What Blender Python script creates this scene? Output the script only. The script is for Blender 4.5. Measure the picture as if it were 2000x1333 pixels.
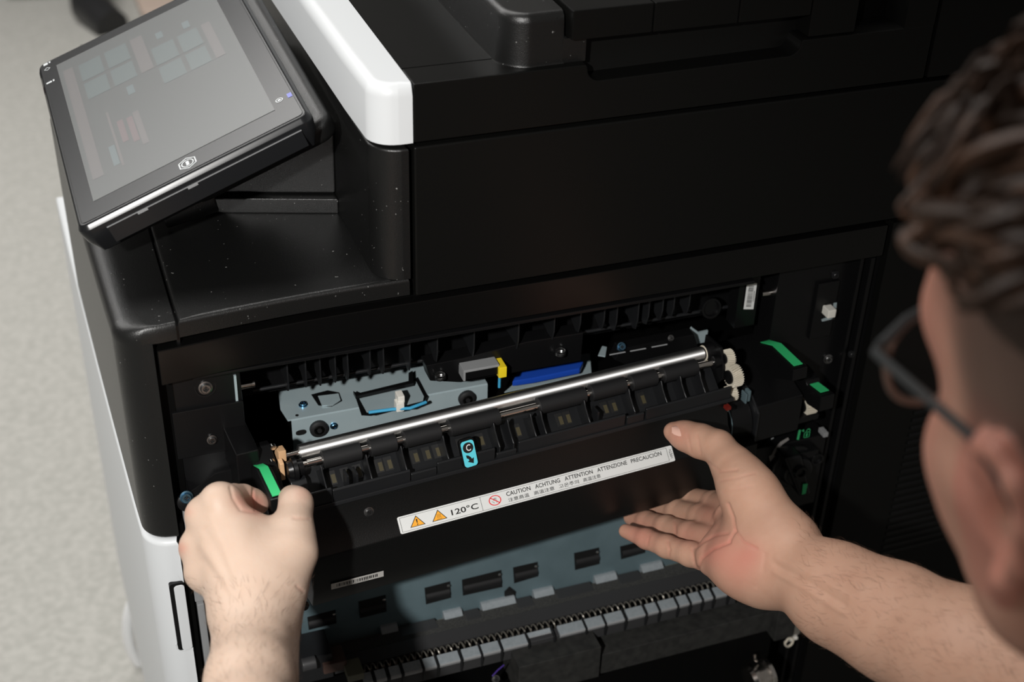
import bpy, bmesh, math, random
import numpy as np
from mathutils import Matrix, Vector
random.seed(4)
for o in list(bpy.data.objects): bpy.data.objects.remove(o)
S = bpy.context.scene
COL = S.collection

# ------------------------------------------------------------------ camera (solved from the copier's own edges)
F, CX, CY = 2680., 1000., 666.5
_vx = np.array([8423, -1480., F]); _vz = np.array([-142, 4063., F]); _vy = np.array([-1170, -1771., F])
_u, _s, _v = np.linalg.svd(np.stack([_vx/np.linalg.norm(_vx), _vy/np.linalg.norm(_vy), -_vz/np.linalg.norm(_vz)], 1))
RC = _u @ _v
CAM = -RC.T @ (np.array([(806.-CX)/F, (590.-CY)/F, 1]) * 1.05)
cd = bpy.data.cameras.new('camera'); cam = bpy.data.objects.new('camera', cd); COL.objects.link(cam)
m = np.eye(4); m[:3, 0] = RC[0]; m[:3, 1] = -RC[1]; m[:3, 2] = -RC[2]; m[:3, 3] = CAM
cam.matrix_world = Matrix(m.tolist())
cd.sensor_width = 36; cd.lens = F/2000*36; cd.clip_start = .02; cd.clip_end = 60
cd.dof.use_dof = True; cd.dof.focus_distance = 1.08; cd.dof.aperture_fstop = 5.6
S.camera = cam

# ------------------------------------------------------------------ light and exposure
W = bpy.data.worlds.new('world'); S.world = W; W.use_nodes = True
W.node_tree.nodes['Background'].inputs[0].default_value = (1.0, .95, .89, 1)
W.node_tree.nodes['Background'].inputs[1].default_value = .12
def lamp(name, kind, loc, target, power, color=(1, 1, 1), **k):
    d = bpy.data.lights.new(name, kind); d.energy = power; d.color = color
    for a, b in k.items(): setattr(d, a, b)
    o = bpy.data.objects.new(name, d); COL.objects.link(o); o.location = loc
    o.rotation_euler = (Vector(target)-Vector(loc)).to_track_quat('-Z', 'Y').to_euler()
    return o
lamp('flash_lamp', 'SPOT', (-.66, -1.08, .77), (-.15, .0, -.10), 110, (1, .98, .95), spot_size=math.radians(54.5), spot_blend=1.0, shadow_soft_size=.022)
lamp('ceiling_panel_light', 'AREA', (-1.25, 2.1, 1.65), (-1.0, 2.2, -.9), 72, (1, .985, .96), shape='RECTANGLE', size=1.2, size_y=2.4)
lamp('added_top_fill', 'AREA', (-.2, .7, 1.70), (-.2, .5, -.9), 17, (1, .98, .95), shape='RECTANGLE', size=1.2, size_y=.6)  # added area light, brightens the upward faces of the copier
S.view_settings.view_transform = 'Standard'; S.view_settings.look = 'None'
S.view_settings.exposure = 0; S.view_settings.gamma = 1; S.view_settings.use_curve_mapping = False

# ------------------------------------------------------------------ helpers
def ray(px, py): return RC.T @ np.array([(px-CX)/F, (py-CY)/F, 1.])
def at(px, py, **k):
    """the point of the place seen at a photograph pixel, on a given plane x= / y= / z= or at depth d="""
    r = ray(px, py); n = list(k)[0]
    t = k['d'] if n == 'd' else (k[n]-CAM['xyz'.index(n)])/r['xyz'.index(n)]
    return CAM + t*r
FA = math.radians(4.75); FO = np.array([-.101, -.0294, -.10])     # the fuser stands turned in its slot
FB = np.array([[math.cos(FA), math.sin(FA), 0], [-math.sin(FA), math.cos(FA), 0], [0, 0, 1]])
def fp(px, py, **k):
    c = FB @ (CAM-FO); r = FB @ ray(px, py); n = list(k)[0]; i = 'uvw'.index(n)
    return c + (k[n]-c[i])/r[i]*r

class MB:
    def __init__(s): s.v = []; s.f = []
    def add(s, vs, fs):
        o = len(s.v); s.v += [tuple(map(float, p)) for p in vs]; s.f += [tuple(i+o for i in f) for f in fs]; return s
    def box(s, x0, x1, y0, y1, z0, z1):
        return s.add([(x0,y0,z0),(x1,y0,z0),(x1,y1,z0),(x0,y1,z0),(x0,y0,z1),(x1,y0,z1),(x1,y1,z1),(x0,y1,z1)],
                     [(3,2,1,0),(4,5,6,7),(0,1,5,4),(1,2,6,5),(2,3,7,6),(3,0,4,7)])
    def loft(s, rings, caps=True, closed=True):
        n = len(rings[0]); vs = [p for r in rings for p in r]; fs = []
        for i in range(len(rings)-1):
            for j in range(n if closed else n-1):
                k = (j+1) % n; fs.append((i*n+j, i*n+k, (i+1)*n+k, (i+1)*n+j))
        if caps: fs.append(tuple(range(n))[::-1]); fs.append(tuple((len(rings)-1)*n+j for j in range(n)))
        return s.add(vs, fs)
    def prism(s, poly, ax, a0, a1):
        g = {'x': lambda p, a: (a, p[0], p[1]), 'y': lambda p, a: (p[0], a, p[1]), 'z': lambda p, a: (p[0], p[1], a)}[ax]
        return s.loft([[g(p, a0) for p in poly], [g(p, a1) for p in poly]])
    def tube(s, pts, r, n=10, caps=True):
        P = [np.array(p, float) for p in pts]; rs = r if isinstance(r, (list, tuple)) else [r]*len(P)
        t = P[1]-P[0]; a = np.cross(t, [0, 0, 1.]) if abs(t[2]) < .9*np.linalg.norm(t) else np.cross(t, [1., 0, 0]); a /= np.linalg.norm(a)
        rings = []
        for i, p in enumerate(P):
            t = P[min(i+1, len(P)-1)]-P[max(i-1, 0)]; t = t/(np.linalg.norm(t)+1e-12)
            a = a-t*np.dot(a, t); a /= np.linalg.norm(a); b = np.cross(t, a)
            rings.append([p+rs[i]*(math.cos(2*math.pi*j/n)*a+math.sin(2*math.pi*j/n)*b) for j in range(n)])
        return s.loft(rings, caps)
    def cyl(s, p0, p1, r, n=20): return s.tube([p0, p1], r, n)
    def turn(s, p0, ax, prof, n=20):
        """lathe: prof = [(distance along ax, radius)]"""
        ax = np.array(ax, float); ax /= np.linalg.norm(ax)
        a = np.cross(ax, [0, 0, 1.]) if abs(ax[2]) < .9 else np.cross(ax, [1., 0, 0]); a /= np.linalg.norm(a); b = np.cross(ax, a)
        return s.loft([[np.array(p0)+ax*t+max(r, 1e-5)*(math.cos(2*math.pi*j/n)*a+math.sin(2*math.pi*j/n)*b) for j in range(n)] for t, r in prof])
    def quad(s, a, b, c, d): return s.add([a, b, c, d], [(0, 1, 2, 3)])
    def xf(s, M):
        s.v = [tuple(M @ Vector(p)) for p in s.v]; return s
    def mesh(s, name, mat, bevel=0, seg=2, ang=35, smooth=True):
        bm = bmesh.new(); vs = [bm.verts.new(p) for p in s.v]
        for f in s.f:
            try: bm.faces.new([vs[i] for i in f])
            except ValueError: pass
        bmesh.ops.recalc_face_normals(bm, faces=bm.faces)
        if bevel:
            es = [e for e in bm.edges if len(e.link_faces) == 2 and e.calc_face_angle(0) > math.radians(ang)]
            bmesh.ops.bevel(bm, geom=es, offset=bevel, segments=seg, profile=.5, affect='EDGES', clamp_overlap=True)
        me = bpy.data.meshes.new(name); bm.to_mesh(me); bm.free()
        if smooth:
            me.polygons.foreach_set('use_smooth', [True]*len(me.polygons)); me.set_sharp_from_angle(angle=math.radians(38))
        me.materials.append(mat); return me

def link(name, me, parent=None):
    o = bpy.data.objects.new(name, me); COL.objects.link(o)
    if parent is not None:
        o.parent = parent
        r = parent
        while r.parent is not None: r = r.parent
        if r is parent and r.type == 'EMPTY' and r.get('world_children'): o.matrix_parent_inverse = Matrix.Translation(-r.location)
    return o
def part(name, mb, mat, parent=None, bevel=0, seg=2, ang=35, smooth=True, label=None, kind=None):
    o = link(name, mb.mesh(name, mat, bevel, seg, ang, smooth), parent)
    if smooth and len(o.data.polygons) < 400: o.modifiers.new('weighted_normals', 'WEIGHTED_NORMAL').keep_sharp = True
    if label: o['label'] = label
    if kind: o['kind'] = kind
    return o
def thing(name, label, cat, loc=(0, 0, 0), world=True, group=None):
    o = bpy.data.objects.new(name, None); COL.objects.link(o); o.location = loc; o.empty_display_size = .05
    o['label'] = label; o['category'] = cat
    if world: o['world_children'] = 1
    if group: o['group'] = group
    return o
def tag(o, label, cat, group=None, kind=None):
    o['label'] = label; o['category'] = cat
    if group: o['group'] = group
    if kind: o['kind'] = kind
    return o
def rrect(x0, x1, y0, y1, r, n=5):
    out = []
    for cx, cy, a in ((x1-r, y0+r, -90), (x1-r, y1-r, 0), (x0+r, y1-r, 90), (x0+r, y0+r, 180)):
        for i in range(n+1):
            t = math.radians(a+90*i/n); out.append((cx+r*math.cos(t), cy+r*math.sin(t)))
    return out
def inset(poly, d):
    n = len(poly); A = sum(poly[i][0]*poly[(i+1) % n][1]-poly[(i+1) % n][0]*poly[i][1] for i in range(n)); sg = 1 if A > 0 else -1
    out = []
    for i in range(n):
        p0, p1, p2 = np.array(poly[i-1]), np.array(poly[i]), np.array(poly[(i+1) % n])
        n1 = np.array([-(p1-p0)[1], (p1-p0)[0]]); n2 = np.array([-(p2-p1)[1], (p2-p1)[0]])
        n1 = n1/(np.linalg.norm(n1)+1e-12); n2 = n2/(np.linalg.norm(n2)+1e-12); b = n1+n2; L = np.dot(b, b)
        b = b*2/max(L, .5)/1.0 if L > 1e-9 else n1
        out.append(tuple(p1+sg*d*b))
    return out
def slab(mb, poly, z0, z1, rt=0., rb=0., n=4):
    """vertical-sided plate with rounded top (rt) and bottom (rb) edges; poly in x,y"""
    rings = []
    if rb:
        for i in range(n+1):
            a = math.pi/2*i/n; rings.append([(*p, z0+rb*(1-math.sin(a))) for p in inset(poly, rb*(1-math.cos(a)))][::1])
        rings = rings[::-1]
        rings = [[(*p, z0+rb*(1-math.cos(math.pi/2*i/n))) for p in inset(poly, rb*(1-math.sin(math.pi/2*i/n)))] for i in range(n+1)]
    else: rings.append([(*p, z0) for p in poly])
    if rt: rings += [[(*p, z1-rt*(1-math.sin(math.pi/2*i/n))) for p in inset(poly, rt*(1-math.cos(math.pi/2*i/n)))] for i in range(n+1)]
    else: rings.append([(*p, z1) for p in poly])
    return mb.loft(rings)
def arc(cx, cy, r, a0, a1, n=8):
    return [(cx+r*math.cos(math.radians(a0+(a1-a0)*i/n)), cy+r*math.sin(math.radians(a0+(a1-a0)*i/n))) for i in range(n+1)]

# ------------------------------------------------------------------ materials
def mat(name, col, rough=.5, metal=0, spec=.5, grain=None, dust=0, var=None, emit=None, coat=0, brushed=None, sss=0, alpha=None):
    M = bpy.data.materials.new(name); M.use_nodes = True; T = M.node_tree; N = T.nodes; L = T.links; B = N['Principled BSDF']
    B.inputs['Base Color'].default_value = (*col, 1); B.inputs['Roughness'].default_value = rough
    B.inputs['Metallic'].default_value = metal; B.inputs['Specular IOR Level'].default_value = spec
    if coat: B.inputs['Coat Weight'].default_value = coat; B.inputs['Coat Roughness'].default_value = .08
    tc = N.new('ShaderNodeTexCoord'); last = None
    if var:
        sc, c2, amt = var
        nz = N.new('ShaderNodeTexNoise'); nz.inputs['Scale'].default_value = sc; nz.inputs['Detail'].default_value = 5
        L.new(tc.outputs['Object'], nz.inputs['Vector'])
        rp = N.new('ShaderNodeMapRange'); rp.inputs[1].default_value = .35; rp.inputs[2].default_value = .65; rp.inputs[4].default_value = amt
        L.new(nz.outputs['Fac'], rp.inputs[0])
        mx = N.new('ShaderNodeMix'); mx.data_type = 'RGBA'; mx.inputs[6].default_value = (*col, 1); mx.inputs[7].default_value = (*c2, 1)
        L.new(rp.outputs[0], mx.inputs[0]); last = mx.outputs[2]
    if dust:
        nz = N.new('ShaderNodeTexNoise'); nz.inputs['Scale'].default_value = 330; nz.inputs['Detail'].default_value = 1
        L.new(tc.outputs['Object'], nz.inputs['Vector'])
        rp = N.new('ShaderNodeMapRange'); rp.inputs[1].default_value = .755; rp.inputs[2].default_value = .82; rp.inputs[4].default_value = dust
        L.new(nz.outputs['Fac'], rp.inputs[0])
        mx = N.new('ShaderNodeMix'); mx.data_type = 'RGBA'; mx.inputs[6].default_value = (*col, 1); mx.inputs[7].default_value = (.5, .5, .48, 1)
        if last: L.new(last, mx.inputs[6])
        L.new(rp.outputs[0], mx.inputs[0]); last = mx.outputs[2]
    if last: L.new(last, B.inputs['Base Color'])
    if grain:
        sc, st = grain
        nz = N.new('ShaderNodeTexNoise'); nz.inputs['Scale'].default_value = sc; nz.inputs['Detail'].default_value = 2
        L.new(tc.outputs['Object'], nz.inputs['Vector'])
        bp = N.new('ShaderNodeBump'); bp.inputs['Strength'].default_value = st; bp.inputs['Distance'].default_value = .0004
        L.new(nz.outputs['Fac'], bp.inputs['Height']); L.new(bp.outputs[0], B.inputs['Normal'])
    if brushed:
        mp = N.new('ShaderNodeMapping'); mp.inputs['Scale'].default_value = brushed; L.new(tc.outputs['Object'], mp.inputs[0])
        nz = N.new('ShaderNodeTexNoise'); nz.inputs['Scale'].default_value = 1; nz.inputs['Detail'].default_value = 3; L.new(mp.outputs[0], nz.inputs['Vector'])
        rp = N.new('ShaderNodeMapRange'); rp.inputs[3].default_value = rough-.12; rp.inputs[4].default_value = rough+.14
        L.new(nz.outputs['Fac'], rp.inputs[0]); L.new(rp.outputs[0], B.inputs['Roughness'])
    if emit: B.inputs['Emission Color'].default_value = (*emit[0], 1); B.inputs['Emission Strength'].default_value = emit[1]
    if alpha is not None: B.inputs['Alpha'].default_value = alpha
    return M
BLK = mat('black_textured_plastic', (.0050, .0051, .0050), .36, spec=.55, grain=(1500, .40), dust=.6)
BLKS = mat('black_smooth_plastic', (.0044, .0044, .0041), .34, spec=.15, grain=(900, .06))
TRIMB = mat('black_trim_plastic', (.0026, .0025, .0024), .27, spec=.36, grain=(900, .05))
COILM = mat('dull_spring_steel', (.20, .185, .16), .4, metal=.6)
BLKI = mat('black_interior_plastic', (.0042, .0042, .0045), .33, spec=.30)
BLKD = mat('near_black_steel', (.0012, .0012, .0012), .6, spec=.10)  # near-black base for the carcass and inner faces
BLKR = mat('black_ribbed_plastic', (.010, .0105, .0115), .36, spec=.42)
COVER = mat('black_cover_plastic', (.0032, .0033, .0032), .36, spec=.40, grain=(1300, .28))
GREYB = mat('charcoal_plastic', (.030, .030, .031), .45, spec=.4, grain=(900, .1))
WHITE = mat('white_plastic', (.64, .66, .675), .40, spec=.4)
CABLE = mat('white_cable_sheath', (.86, .87, .88), .45)
GREYP = mat('grey_plastic', (.24, .245, .25), .45)
PADG = mat('grey_felt_pad', (.215, .24, .255), .7, var=(300, (.165, .19, .205), .6))
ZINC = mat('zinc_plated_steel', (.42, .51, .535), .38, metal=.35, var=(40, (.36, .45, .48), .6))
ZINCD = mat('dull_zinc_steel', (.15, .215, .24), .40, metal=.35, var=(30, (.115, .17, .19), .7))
ALU = mat('brushed_aluminium', (.92, .92, .91), .50, metal=1)
_n = ALU.node_tree; _t = _n.nodes.new('ShaderNodeTangent'); _t.direction_type = 'RADIAL'; _t.axis = 'X'; _b = _n.nodes['Principled BSDF']
_n.links.new(_t.outputs[0], _b.inputs['Tangent']); _b.inputs['Anisotropic'].default_value = .85; _b.inputs['Anisotropic Rotation'].default_value = .25
CHROME = mat('polished_steel_shaft', (.72, .68, .64), .18, metal=1)
SCREW = mat('screw_steel', (.30, .30, .30), .28, metal=1)
SCREWB = mat('blue_zinc_screw', (.20, .42, .62), .22, metal=1)
RUBBER = mat('black_rubber', (.0095, .0095, .010), .60, spec=.3, grain=(1200, .15))
IVORY = mat('ivory_nylon', (.62, .57, .47), .45, spec=.4)
TAN = mat('tan_resin', (.60, .37, .20), .5)
OLIVE = mat('olive_backing', (.045, .036, .014), .6)
GREEN = mat('green_sticker', (.035, .50, .17), .45)
GREENP = mat('green_print', (.03, .33, .12), .5)
GREYPR = mat('grey_print', (.20, .19, .18), .5)
CYAN = mat('cyan_sticker', (.10, .56, .66), .45)
LABEL = mat('white_label', (.66, .67, .66), .45)
INK = mat('black_ink', (.006, .006, .006), .5)
ORANGE = mat('orange_ink', (.85, .38, .03), .5)
RED = mat('red_ink', (.70, .03, .035), .5)
BARC = mat('grey_label', (.38, .37, .35), .6)
YELLOW = mat('yellow_plastic', (.80, .60, .02), .4)
BLUE = mat('blue_plastic', (.01, .055, .36), .35)
WIRE = mat('light_blue_wire', (.05, .33, .55), .45)
WHITEPART = mat('white_nylon', (.72, .70, .64), .45)
REDP = mat('red_plastic', (.13, .008, .004), .5)
BLACKGLOSS = mat('glossy_black_bezel', (.010, .0105, .0115), .27, spec=.28)
# ------------------------------------------------------------------ floor
FZ = -.93
fl = MB().quad((-6, -4, FZ), (6, -4, FZ), (6, 9, FZ), (-6, 9, FZ))
CARPET = mat('grey_carpet', (.49, .48, .447), .95, spec=.1, grain=(260, .6), var=(75, (.395, .39, .36), .9))
fo = part('floor', fl, CARPET); fo['kind'] = 'structure'

# ------------------------------------------------------------------ the copier: outer shell
PR = thing('office_copier', 'large black and white office copier with its side open and tilted touch screen', 'copier', (.1, .3, FZ))
def yb(x): return -.009*max(0., (-.05-x)/.14)**1.6
def sidex(y): return -.2222-.040*max(0, y)+.018*max(0, y)**2
SIDE = [(sidex(y), y) for y in (.62, .5, .40, .26, .16, .08, .035)]
def corner_plan(xr, grow=0., back=.62):
    c = arc(-.200, .018, .0225+grow, 180, 262, 9)
    return [(xr, yb(xr)-.0005-grow*.6)] + [(xr+.6*(-.200-xr), yb(-.197)-grow*.6+.0002)] + [(x, y-.0045) for x, y in c[::-1]] + [(x-grow, y) for x, y in SIDE[::-1] if y <= back+1e-6] + [(xr, back)]
mb = MB(); slab(mb, corner_plan(-.1962, 0, .40), -.1765, .0060, rb=.004)
def captop(xr, back):
    pl = corner_plan(xr, 0, back); rings = []
    for z, dx, dy in ((.0058, 0, 0), (.0100, .0002, 0), (.0140, .0022, .0004), (.0168, .0055, .0012), (.0186, .0105, .0022), (.0195, .019, .0035)):
        rings.append([(min(x+dx*min(1, max(0, (-.190-x)/.03)), xr), y+(dy if y < .02 else 0), z) for x, y in pl])
    return rings
mb.loft(captop(-.1784, .40))
part('corner_pillar', mb, BLK, PR, label='black rounded corner post')
xs = [-.1764, -.16, -.14, -.12, -.10, -.08, -.05, -.0018]
mb = MB(); slab(mb, [(x, yb(x)+.0012) for x in xs]+[(-.0018, .55), (-.1764, .55)], .0060, .0205, rt=.0036)
part('panel_shelf', mb, BLK, PR, label='flat black shelf under the touch screen')
part('shelf_groove', MB().box(-.1786, -.1762, -.004, .5, -.002, .0145), BLKI, PR)
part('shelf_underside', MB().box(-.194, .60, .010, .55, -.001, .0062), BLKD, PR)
# front trim strip above the opening
xs = [-.1938, -.18, -.16, -.14, -.12, -.10, -.08, -.05, 0, .425]
mb = MB(); mb.loft([[(x, yb(x), -.0312), (x, yb(x)+.012, -.0312), (x, yb(x)+.012, -.0008), (x, yb(x), -.0008)] for x in xs])
part('opening_trim', mb, TRIMB, PR, bevel=.0012, label='long black trim bar over the opening')
# white lower body
mb = MB(); slab(mb, corner_plan(-.1975, .0012), -.735, -.1782, rt=.005, rb=.006)
slab(mb, [(x+.013, y+.008) for x, y in corner_plan(-.212, 0, .60)], -.90, -.732)
WB = part('white_side_cover', mb, WHITE, PR, label='white lower body cover')
# pull handle recess in the white cover
hz0, hz1 = at(385, 1262, y=-.0105)[2], at(340, 1138, y=-.0105)[2]
part('handle_slot', MB().prism(rrect(-.2095, -.1974, hz0+.001, hz1, .003), 'y', -.0126, .004), BLKI, WB)
part('handle_plate', MB().prism(rrect(-.2062, -.1976, hz0+.0004, hz1-.0022, .003), 'y', -.0132, -.004), WHITE, WB, bevel=.0008)
mb = MB(); mb.tube([(-.2105, -.0110, hz0+.008), (-.2096, -.0112, hz0+.002), (-.206, -.0113, hz0-.0005), (-.1975, -.0112, hz0-.0007)], .0009, 8)
part('handle_lip', mb, WHITE, WB)
# grey inner edges next to the white cover
part('door_edge', MB().box(-.1965, -.1915, -.006, .02, -.80, -.165), BLKD, PR)
z1 = at(372, 1140, y=-.004)[2]; z2 = at(380, 1180, y=-.004)[2]
part('hinge_cover', MB().box(-.1905, -.170, -.004, .02, z2+.001, -.150), GREYP, PR, bevel=.001, label='grey hinge cover')
part('hinge_strip', MB().box(-.1895, -.1835, -.006, .02, -.36, z2-.0005), GREYP, PR, bevel=.001)
part('inner_cover', MB().box(-.1815, -.12, -.004, .02, -.80, z2-.006), GREYP, PR, bevel=.001, label='grey inner cover')

# scanner block and lid
sc = [(-.0012, .50), (-.0012, .0004), (-.006, .0004)]+[(x, y) for x, y in arc(-.0040, .0235, .0231, 262, 184, 8)]+[(-.0272, .06), (-.0282, .50)]
mb = MB(); slab(mb, sc, .0206, .1284, rt=.0022)
part('scanner_corner', mb, BLK, PR, label='black rounded corner of the scanner block')
mb = MB(); mb.box(.0026, .80, 0, .50, .0042, .1288)
part('scanner_front', mb, BLKS, PR, bevel=.0018, seg=3, label='wide plain black scanner panel')
part('scanner_core', MB().box(-.008, .60, .012, .50, .0045, .134), BLKD, PR)
# white stripe
wp = [(.0020, .45), (.0020, -.0002), (-.008, -.0002)]+arc(-.0078, .0205, .0205, 268, 186, 8)+[(-.0300, .07), (-.0355, .45)]
mb = MB(); rings = []
mb2 = inset(wp, .0008)
for z, d in ((.1318, .0012), (.1326, 0), (.168, .0002), (.1735, .0022), (.1762, .0055), (.1772, .009)):
    q = inset(wp, d); q[0] = (.0020, .45); q[1] = (.0020, q[1][1] if d < .004 else q[1][1]*.6); rings.append([(*p, z) for p in q])
mb.loft(rings)
part('white_stripe', mb, WHITE, PR, label='glossy white stripe along the scanner lid')
# document feeder base
mb = MB()
rec = [(.1335, .1772)]+[(x, z) for x, z in arc(.1445, .1735, .0098, 180, 270, 6)]+[(x, z) for x, z in arc(.3015, .1752, .0098, 270, 360, 6)]+[(.3125, .1772)]
base = [(.0026, .1322), (.4305, .1322), (.4305, .1772)]+rec[::-1]+[(.0026, .1772)]
mb.prism(base, 'y', 0, .03)
part('feeder_base', mb, BLKS, PR, bevel=.0016, label='black lid front with long handle notch')
part('feeder_deck', MB().box(.0026, .4305, .03, .50, .1322, .1772), BLKS, PR)
part('feeder_end', MB().box(.4335, .80, 0, .50, .1322, .24), BLKS, PR, bevel=.0016, label='black right end of the lid')
part('handle_notch', MB().prism([(.012, .150), (.045, .150), (.045, .205), (.030, .205), (.0235, .195), (.0215, .182), (.0205, .168)], 'x', .125, .322), BLKS, PR)
# raised feeder hump with rounded corner
hp = [(.1175, .0072), (.0960, .0068)]+[(x, y) for x, y in arc(.0960, .0300, .0242, 262, 186, 9)]+[(.0708, .07), (.0712, .45), (.1175, .45)]
mb = MB(); rings = [[(*p, .1765) for p in inset(hp, -.0012)], [(*p, .1785) for p in hp]]
for z, d in ((.2085, .0012), (.2125, .0022), (.2150, .0045), (.2158, .0075)):
    q = inset(hp, d); q[0] = (.1175, q[0][1]); q[-1] = (.1175, .45); rings.append([(*p, z) for p in q])
mb.loft(rings); mb.box(.117, .1352, .0075, .45, .177, .1955)
part('feeder_hump', mb, BLK, PR, label='raised black document feeder with rounded corner')
for x0, x1 in ((.1206, .1836), (.1844, .2535), (.2542, .3155)):
    part('feeder_panel', MB().box(x0, x1, 0, .16, .1962, .2185), BLKS, PR, bevel=.0012)
part('feeder_block', MB().box(.3172, .3580, .0015, .16, .1782, .2185), BLKS, PR, bevel=.001)
part('feeder_block_wall', MB().box(.3580, .4025, .028, .16, .1775, .2185), BLKD, PR)
part('feeder_post', MB().box(.4025, .4305, 0, .16, .1765, .2185), BLKS, PR, bevel=.001)

# right side panel with louvres
RP = part('side_panel', MB().box(.430, .80, 0, .03, -.90, .0004), BLKS, PR, bevel=.001, label='tall plain black panel right of the opening')
xl0, xl1 = .515, .60
for i in range(21):
    z = -.218-.0090*i
    a = at(1830-4.1*i, 830+11.5*i, y=-.0006)
    xs0 = .5385-.0016*0
    part('louvre', MB().prism([(-.0014, z), (.002, z-.0012), (.002, z+.0036), (-.0005, z+.0036)], 'x', .4975, .59), BLKI, RP)
part('guide_rail', MB().box(.4262, .4296, .008, .03, -.80, -.036), BLKI, PR)
part('guide_rail', MB().box(.4190, .4236, .006, .03, -.80, -.036), BLKI, PR, bevel=.0008)
part('guide_rail', MB().box(.4110, .4150, .010, .03, -.80, -.036), BLKI, PR, bevel=.0008)

# carcass behind everything
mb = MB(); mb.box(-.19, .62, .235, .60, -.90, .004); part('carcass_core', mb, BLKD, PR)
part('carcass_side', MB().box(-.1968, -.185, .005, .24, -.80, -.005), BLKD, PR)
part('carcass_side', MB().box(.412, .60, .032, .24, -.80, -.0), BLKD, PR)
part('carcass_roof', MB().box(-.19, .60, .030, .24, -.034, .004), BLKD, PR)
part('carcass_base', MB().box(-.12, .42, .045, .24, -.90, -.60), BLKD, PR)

# ------------------------------------------------------------------ inside the opening
def screw(p, r, nrm, parent, m=SCREW, name='screw', cup=False):
    nrm = np.array(nrm, float); nrm /= np.linalg.norm(nrm); p = np.array(p)
    b = MB(); 
    b.turn(p, nrm, [(-.001, r*1.12), (r*.25, r*1.12), (r*.3, r*.86), (r*.7, r*.82), (r*.8, r*.72), (r*.8, r*.42), (r*.5, r*.36), (r*.5, 0)], 18)
    o = part(name, b, m, parent)
    a = np.cross(nrm, [0, .3, 1.]); a /= np.linalg.norm(a); c = np.cross(nrm, a)
    k = MB()
    for d, e in ((a, c), (c, a)):
        k.add([p+nrm*r*.82+d*r*s1*.5+e*r*s2*.1 for s1, s2 in ((-1, -1), (1, -1), (1, 1), (-1, 1))], [(0, 1, 2, 3)])
    part('cross_slot', k, INK, o, smooth=False)
    if cup:
        part('screw_cup', MB().turn(p-nrm*.0008, nrm, [(0, r*1.7), (.0011, r*1.7), (.0011, r*1.5), (.0004, r*1.4), (.0004, 0)], 22), BLKI, o)
    return o
yj = .006
LJ = part('jamb_plate', MB().box(-.1925, -.1345, yj, .03, -.50, -.036), BLKI, PR, bevel=.001, label='glossy black plate inside the left edge of the opening')
xm = -.1345
part('jamb_step', MB().box(-.1885, -.1348, yj-.0035, yj+.002, at(420, 880, y=yj)[2], at(400, 792, y=yj)[2]), BLKI, LJ, bevel=.0008)
part('jamb_lip', MB().box(-.1700, .30, -.001, .012, -.0368, -.0336), BLKI, PR, bevel=.0008)
p = at(401, 757, y=yj); screw(p, .0048, (0, -1, .15), PR, cup=True)
p = at(414, 859, y=yj-.004); screw(p, .0036, (0, -1, .15), PR)
p = at(364, 971, y=-.012); screw(p, .0046, (0, -1, .35), PR, SCREWB)
part('screw_pad', MB().turn(at(365, 982, y=-.009), (0, -1, .35), [(-.004, .0075), (.0, .0075), (.001, .006), (.001, 0)], 20), BLKI, PR)
mb = MB()
pts = [at(370, 962, y=-.010), at(420, 926, y=-.010), at(466, 915, y=-.010), at(470, 968, y=-.010), at(375, 1000, y=-.010)]
mb.loft([[tuple(q) for q in pts], [(q[0], .012, q[2]) for q in pts]])
part('jamb_bracket', mb, BLKI, PR, bevel=.0008)
mb = MB(); q0 = at(459, 735, y=.004); q1 = at(470, 864, y=.004)
mb.loft([[(q0[0]-.0009, .004, q0[2]), (q0[0]+.0009, .004, q0[2]), (q0[0]+.0009, .05, q0[2]), (q0[0]-.0009, .05, q0[2])], [(q1[0]-.0009, .004, q1[2]), (q1[0]+.0009, .004, q1[2]), (q1[0]+.0009, .05, q1[2]), (q1[0]-.0009, .05, q1[2])]])
part('side_plate_edge', mb, ZINC, PR, label='thin pale edge of a steel side plate')
# ribs of the exit guide, each a thin fin hanging from the roof
RIBY = .030
part('guide_backing', MB().box(-.125, .375, .070, .085, at(700, 735, y=.070)[2], -.034), BLKI, PR)
GB = part('exit_guide', MB().box(-.125, .34, RIBY+.012, .070, -.048, -.036), BLKI, PR, bevel=.001)
ribs = [(563, 767), (598, 760), (626, 757), (655, 751), (679, 746), (722, 736), (748, 734), (799, 727), (852, 710), (923, 700), (1009, 685), (1078, 667), (1129, 652), (1175, 646), (1199, 649), (1240, 646), (1261, 637), (1288, 628), (1310, 622), (1340, 616)]
for i, (px, py) in enumerate(ribs):
    a = at(px, py, y=RIBY+.004); x, zb = a[0], a[2]
    part('guide_rib', MB().prism([(RIBY+.004, -.036), (RIBY, -.050), (RIBY, zb+.012), (RIBY+.003, zb+.002), (RIBY+.008, zb), (RIBY+.020, zb+.006), (.070, zb+.004), (.070, -.036)], 'x', x-.0007, x+.0007), BLKR, GB, bevel=.0004, seg=1)
part('guide_bar', MB().cyl((-.12, RIBY+.02, at(598, 745, y=RIBY+.02)[2]), (.33, RIBY+.02, at(598, 745, y=RIBY+.02)[2]), .0017, 10), BLKR, GB)
# left and right locating pins
a = at(482, 752, y=.035); b = at(497, 749, y=.035)
part('locating_pin', MB().cyl(a-np.array([.006, 0, 0]), b, .0034, 18).cyl(a-np.array([.014, 0, 0]), b, .0018, 12), CHROME, PR)
a = at(1487, 574, y=.03); b = at(1532, 568, y=.03)
part('locating_pin', MB().cyl(a, b, .0030, 18), CHROME, PR)
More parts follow.
